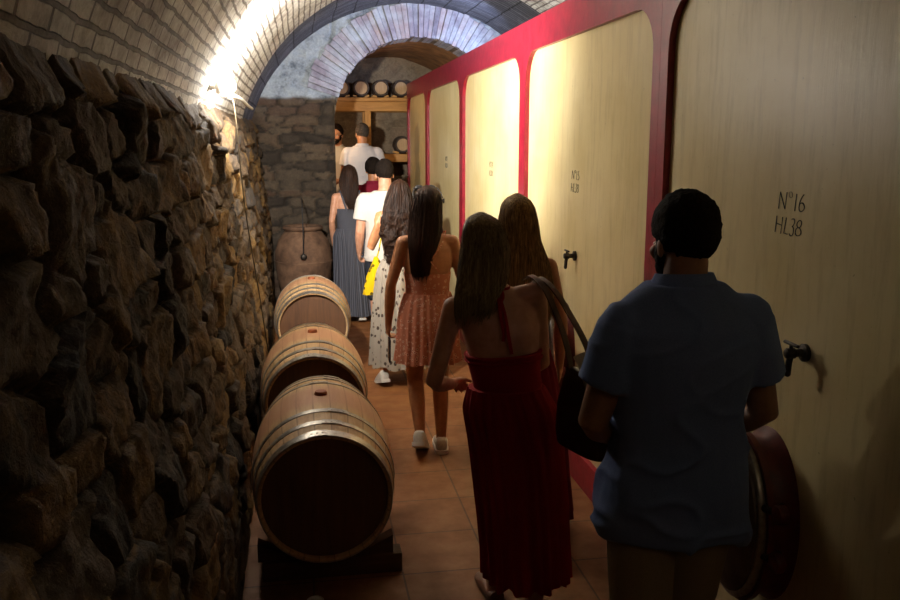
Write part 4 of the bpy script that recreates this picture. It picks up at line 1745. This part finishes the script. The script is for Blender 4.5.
# sunglasses pushed up on the head
H = p.head_matrix()
bm = bmesh.new()
for q in (-1, 1):
    add_ell(bm, (q * .040, .070, .105), (.032, .010, .026), Matrix.Rotation(-.9, 3, 'X'))
    add_tube(bm, [(q * .074, .062, .105), (q * .092, .0, .075), (q * .094, -.05, .045)], .0045, 8)
add_tube(bm, [(-.015, .078, .11), (.015, .078, .11)], .004, 8)
bmesh.ops.transform(bm, matrix=H, verts=bm.verts)
obj('sunglasses', bm, M['lamp_case'], p.root)
bm = bmesh.new()
bridge(bm, [p.ring(z, rx, ry, n=40, ex=2.2, dy=dy) for z, rx, ry, dy in ((1.02, .146, .110, 0), (1.06, .140, .104, 0), (1.13, .141, .106, 0), (1.20, .150, .115, .002), (1.215, .148, .110, .01))])
obj('bodice', bm, M['coral'], p.root)
bm = bmesh.new()
e = p.ring(1.055, .139, .103, n=40, ex=2.2)
add_tube(bm, e + [e[0]], .008, 8, round_ends=False)
obj('waistband', bm, M['coral'], p.root)
p.skirt(M['coral'], [(0, 0, 1.02, .142, .106), (0, 0, .95, .166, .126), (0, -.005, .85, .186, .15), (.0, -.01, .72, .195, .165), (.0, -.01, .605, .212, .185)], pleats=26, depth=.014, seed=6, hemwave=.02)
for q in (-1, 1):
    bm = bmesh.new()
    ribbon(bm, spline([(-q * .055, -.118, 1.16), (q * .0, -.118, 1.23), (q * .07, -.10, 1.32), (q * .10, -.06, 1.385), (q * .105, .01, 1.39), (q * .09, .09, 1.32), (q * .07, .12, 1.21)], 5), .008, .003, (1, 0, 0))
    obj('strap', bm, M['coral'], p.root)
p.shoes(M['shoe_white'], M['sole'], name='sneaker', high=.01)
# the dark phone in her left hand
bm = bmesh.new()
add_box(bm, (0, 0, 0), (.012, .075, .15), Matrix.Rotation(.2, 3, 'X'), .004)
tag(obj('phone', bm, M['phone'], loc=(.506, 5.20, .655)), 'dark phone held low in the left hand of the person in the coral dress', 'phone')

# ---- 5: the curly-haired woman
p = Fig('person with long curly brown hair and a long pale floral dress, one white sneaker showing', (.755, 6.78, 0), .05, 1.625, 'f',
        J=dict(elL=(-.235, .03, 1.08), wrL=(-.185, -.03, 1.275), elR=(.205, -.02, 1.06), wrR=(.22, .06, .82), knL=(-.10, -.02, .46), anL=(-.16, -.08, .11), knR=(.09, .1, .46), anR=(.12, .12, .09)),
        footL=(-.1, .3), hands=dict(L=dict(d=(.12, .05, 1), n=(.6, .6, 0), curl=.5)), voxel=.007)
p.body(M['skin_tan'])
p.long_hair(M['hair_brown'], [(1.50, .0, -.01, .098, .110, .05), (1.43, -.005, -.03, .112, .105, .03), (1.35, -.015, -.065, .128, .085, .0), (1.25, -.02, -.09, .135, .068, -.03), (1.15, -.025, -.10, .130, .055, -.05), (1.06, -.03, -.10, .11, .045, -.06), (1.0, -.03, -.10, .07, .03, -.06)], seed=20, wave=.026, strands=320, ridge=.09)
bm = bmesh.new()
bridge(bm, p.torso_rings(.008, .97, 1.37))
obj('top', bm, M['floral'], p.root)
p.skirt(M['floral'], [(0, 0, 1.0, .145, .11), (0, 0, .90, .188, .145), (-.01, 0, .75, .20, .16), (0, 0, .45, .235, .20), (.02, 0, .145, .265, .24)], pleats=15, depth=.028, seed=9, hemwave=.05)
p.shoes(M['shoe_white'], M['sole'], name='sneaker', high=.01)

# ---- 6: the man in the white T-shirt
p = Fig('person in a white T-shirt with short black hair, ahead of the curly-haired person', (.75, 7.95, 0), 0, 1.74, 'm', width=.98,
        J=dict(elL=(-.235, -.02, 1.10), wrL=(-.235, .10, .905), elR=(.235, -.02, 1.12), wrR=(.22, .1, .90)), headpitch=-.05, hands=dict(L=dict(curl=.8)), voxel=.008)
p.body(M['skin'])
p.short_hair(M['hair_black'], grow=.010, nape=-.06, top=.014)
p.shirt(M['white_cloth'], hem=.84, hemr=(.18, .135), sleeve=.62, loose=.022, name='t_shirt', seed=4)
p.trousers(M['dark_cloth'], .46, name='shorts')
p.shoes(M['shoe_dark'])
# yellow carrier bag
t = thing('carrier_bag', 'yellow printed carrier bag hanging between the white T-shirt and the curly hair', 'bag', (.625, 7.45, .60))
bm = bmesh.new()
rings = []
for z, rx, ry in ((0, .115, .02), (.004, .125, .045), (.08, .122, .06), (.17, .095, .055), (.24, .062, .040), (.30, .030, .022), (.335, .015, .012)):
    rings.append([Vector((rx * (1 + .06 * math.sin(5 * a + z * 30)) * math.copysign(abs(math.cos(a)) ** .8, math.cos(a)) + .01 * math.sin(z * 12), ry * (1 + .12 * math.sin(7 * a + z * 20)) * math.sin(a), z)) for a in [2 * PI * i / 48 for i in range(48)]])
bridge(bm, rings)
obj('bag_body', bm, M['yellow_bag'], t)
bm = bmesh.new()
add_tube(bm, spline([(0, 0, .325), (.02, -.02, .40), (.04, -.05, .55), (.03, -.12, .66), (-.01, -.33, .72), (-.06, -.62, .715)], 5), .006, 8)
obj('strap', bm, M['yellow_bag'], t)

# ---- 7: the woman in grey stripes
p = Fig('person in a long grey striped strappy dress, dark hair, beside the big clay jar', (.50, 9.30, 0), .12, 1.67, 'f',
        J=dict(elL=(-.20, -.03, 1.08), wrL=(-.17, .08, .86), anL=(-.08, .02, .09), anR=(.09, -.12, .10)), footR=(.1, .25), voxel=.008)
p.body(M['skin'])
p.long_hair(M['hair_dark'], [(1.53, -.005, -.005, .094, .108, .05), (1.46, -.01, -.03, .098, .095, .03), (1.38, -.01, -.07, .082, .062, .0), (1.30, -.005, -.095, .060, .042, -.03), (1.22, .0, -.10, .032, .025, -.05)], seed=31, strands=120)
bm = bmesh.new()
bridge(bm, [p.ring(z, rx, ry, n=48, ex=2.2) for z, rx, ry in ((1.0, .150, .112), (1.06, .143, .106), (1.13, .146, .110), (1.20, .156, .118), (1.27, .164, .120), (1.275, .158, .112))])
obj('bodice', bm, M['stripe'], p.root)
for q in (-1, 1):
    bm = bmesh.new()
    ribbon(bm, spline([(q * .05, -.118, 1.19), (q * .085, -.10, 1.31), (q * .10, -.05, 1.385), (q * .10, .02, 1.39), (q * .08, .11, 1.22)], 5), .02, .004, (1, 0, 0))
    obj('strap', bm, M['stripe'], p.root)
p.skirt(M['stripe'], [(0, 0, 1.0, .148, .112), (0, 0, .92, .182, .14), (.01, 0, .80, .192, .155), (.02, -.01, .45, .205, .185), (.03, -.02, .075, .235, .215)], pleats=22, depth=.016, seed=14, hemwave=.02)
p.shoes(M['shoe_white'], M['sole'], name='sneaker', high=.0)

# ---- 8: the man in maroon
p = Fig('person in a maroon shirt with black hair, half hidden by the person in grey stripes', (.80, 9.86, 0), 0, 1.71, 'm', width=.95, J=dict(wrL=(-.18, .18, .95), wrR=(.18, .18, .95)), voxel=.008)
p.body(M['skin_tan'])
p.short_hair(M['hair_black'], grow=.016, nape=-.075, top=.02)
p.shirt(M['maroon'], hem=.82, sleeve=.6, name='polo_shirt', seed=6)
p.collar(M['maroon'], .076)
p.trousers(M['dark_cloth'], .95)
p.shoes(M['shoe_dark'])

# ---- 9: white shirt, up on the step
p = Fig('person in a white short-sleeved shirt with greying hair, seen from behind by the casks', (.785, 11.30, STEP_Z), -.05, 1.775, 'm', width=.98, headyaw=-.3, J=dict(wrL=(-.15, .2, 1.0), wrR=(.2, .2, 1.0)), voxel=.008)
p.body(M['skin_tan'])
p.short_hair(M['hair_grey'], grow=.009, nape=-.065, top=.012)
p.shirt(M['white_shirt'], hem=.80, sleeve=.6, loose=.024, seed=9)
p.collar(M['white_shirt'], .076)
p.trousers(M['grey_cloth'], .95)
p.shoes(M['shoe_dark'])

# ---- 10: the bearded man facing back
p = Fig('bearded person in a white polo facing the viewer beside the stone pier', (.48, 11.78, STEP_Z), PI * .87, 1.765, 'm', width=.93, headyaw=-.05, J=dict(wrL=(-.1, .22, 1.05), wrR=(.1, .22, 1.02)), voxel=.008)
p.body(M['skin'])
p.short_hair(M['hair_black'], grow=.012, nape=-.07, top=.018)
p.beard(M['hair_black'])
p.shirt(M['white_cloth'], hem=.84, sleeve=.6, name='polo_shirt', seed=12)
p.collar(M['white_cloth'], .076)
p.trousers(M['grey_cloth'], .95)
p.shoes(M['shoe_dark'])
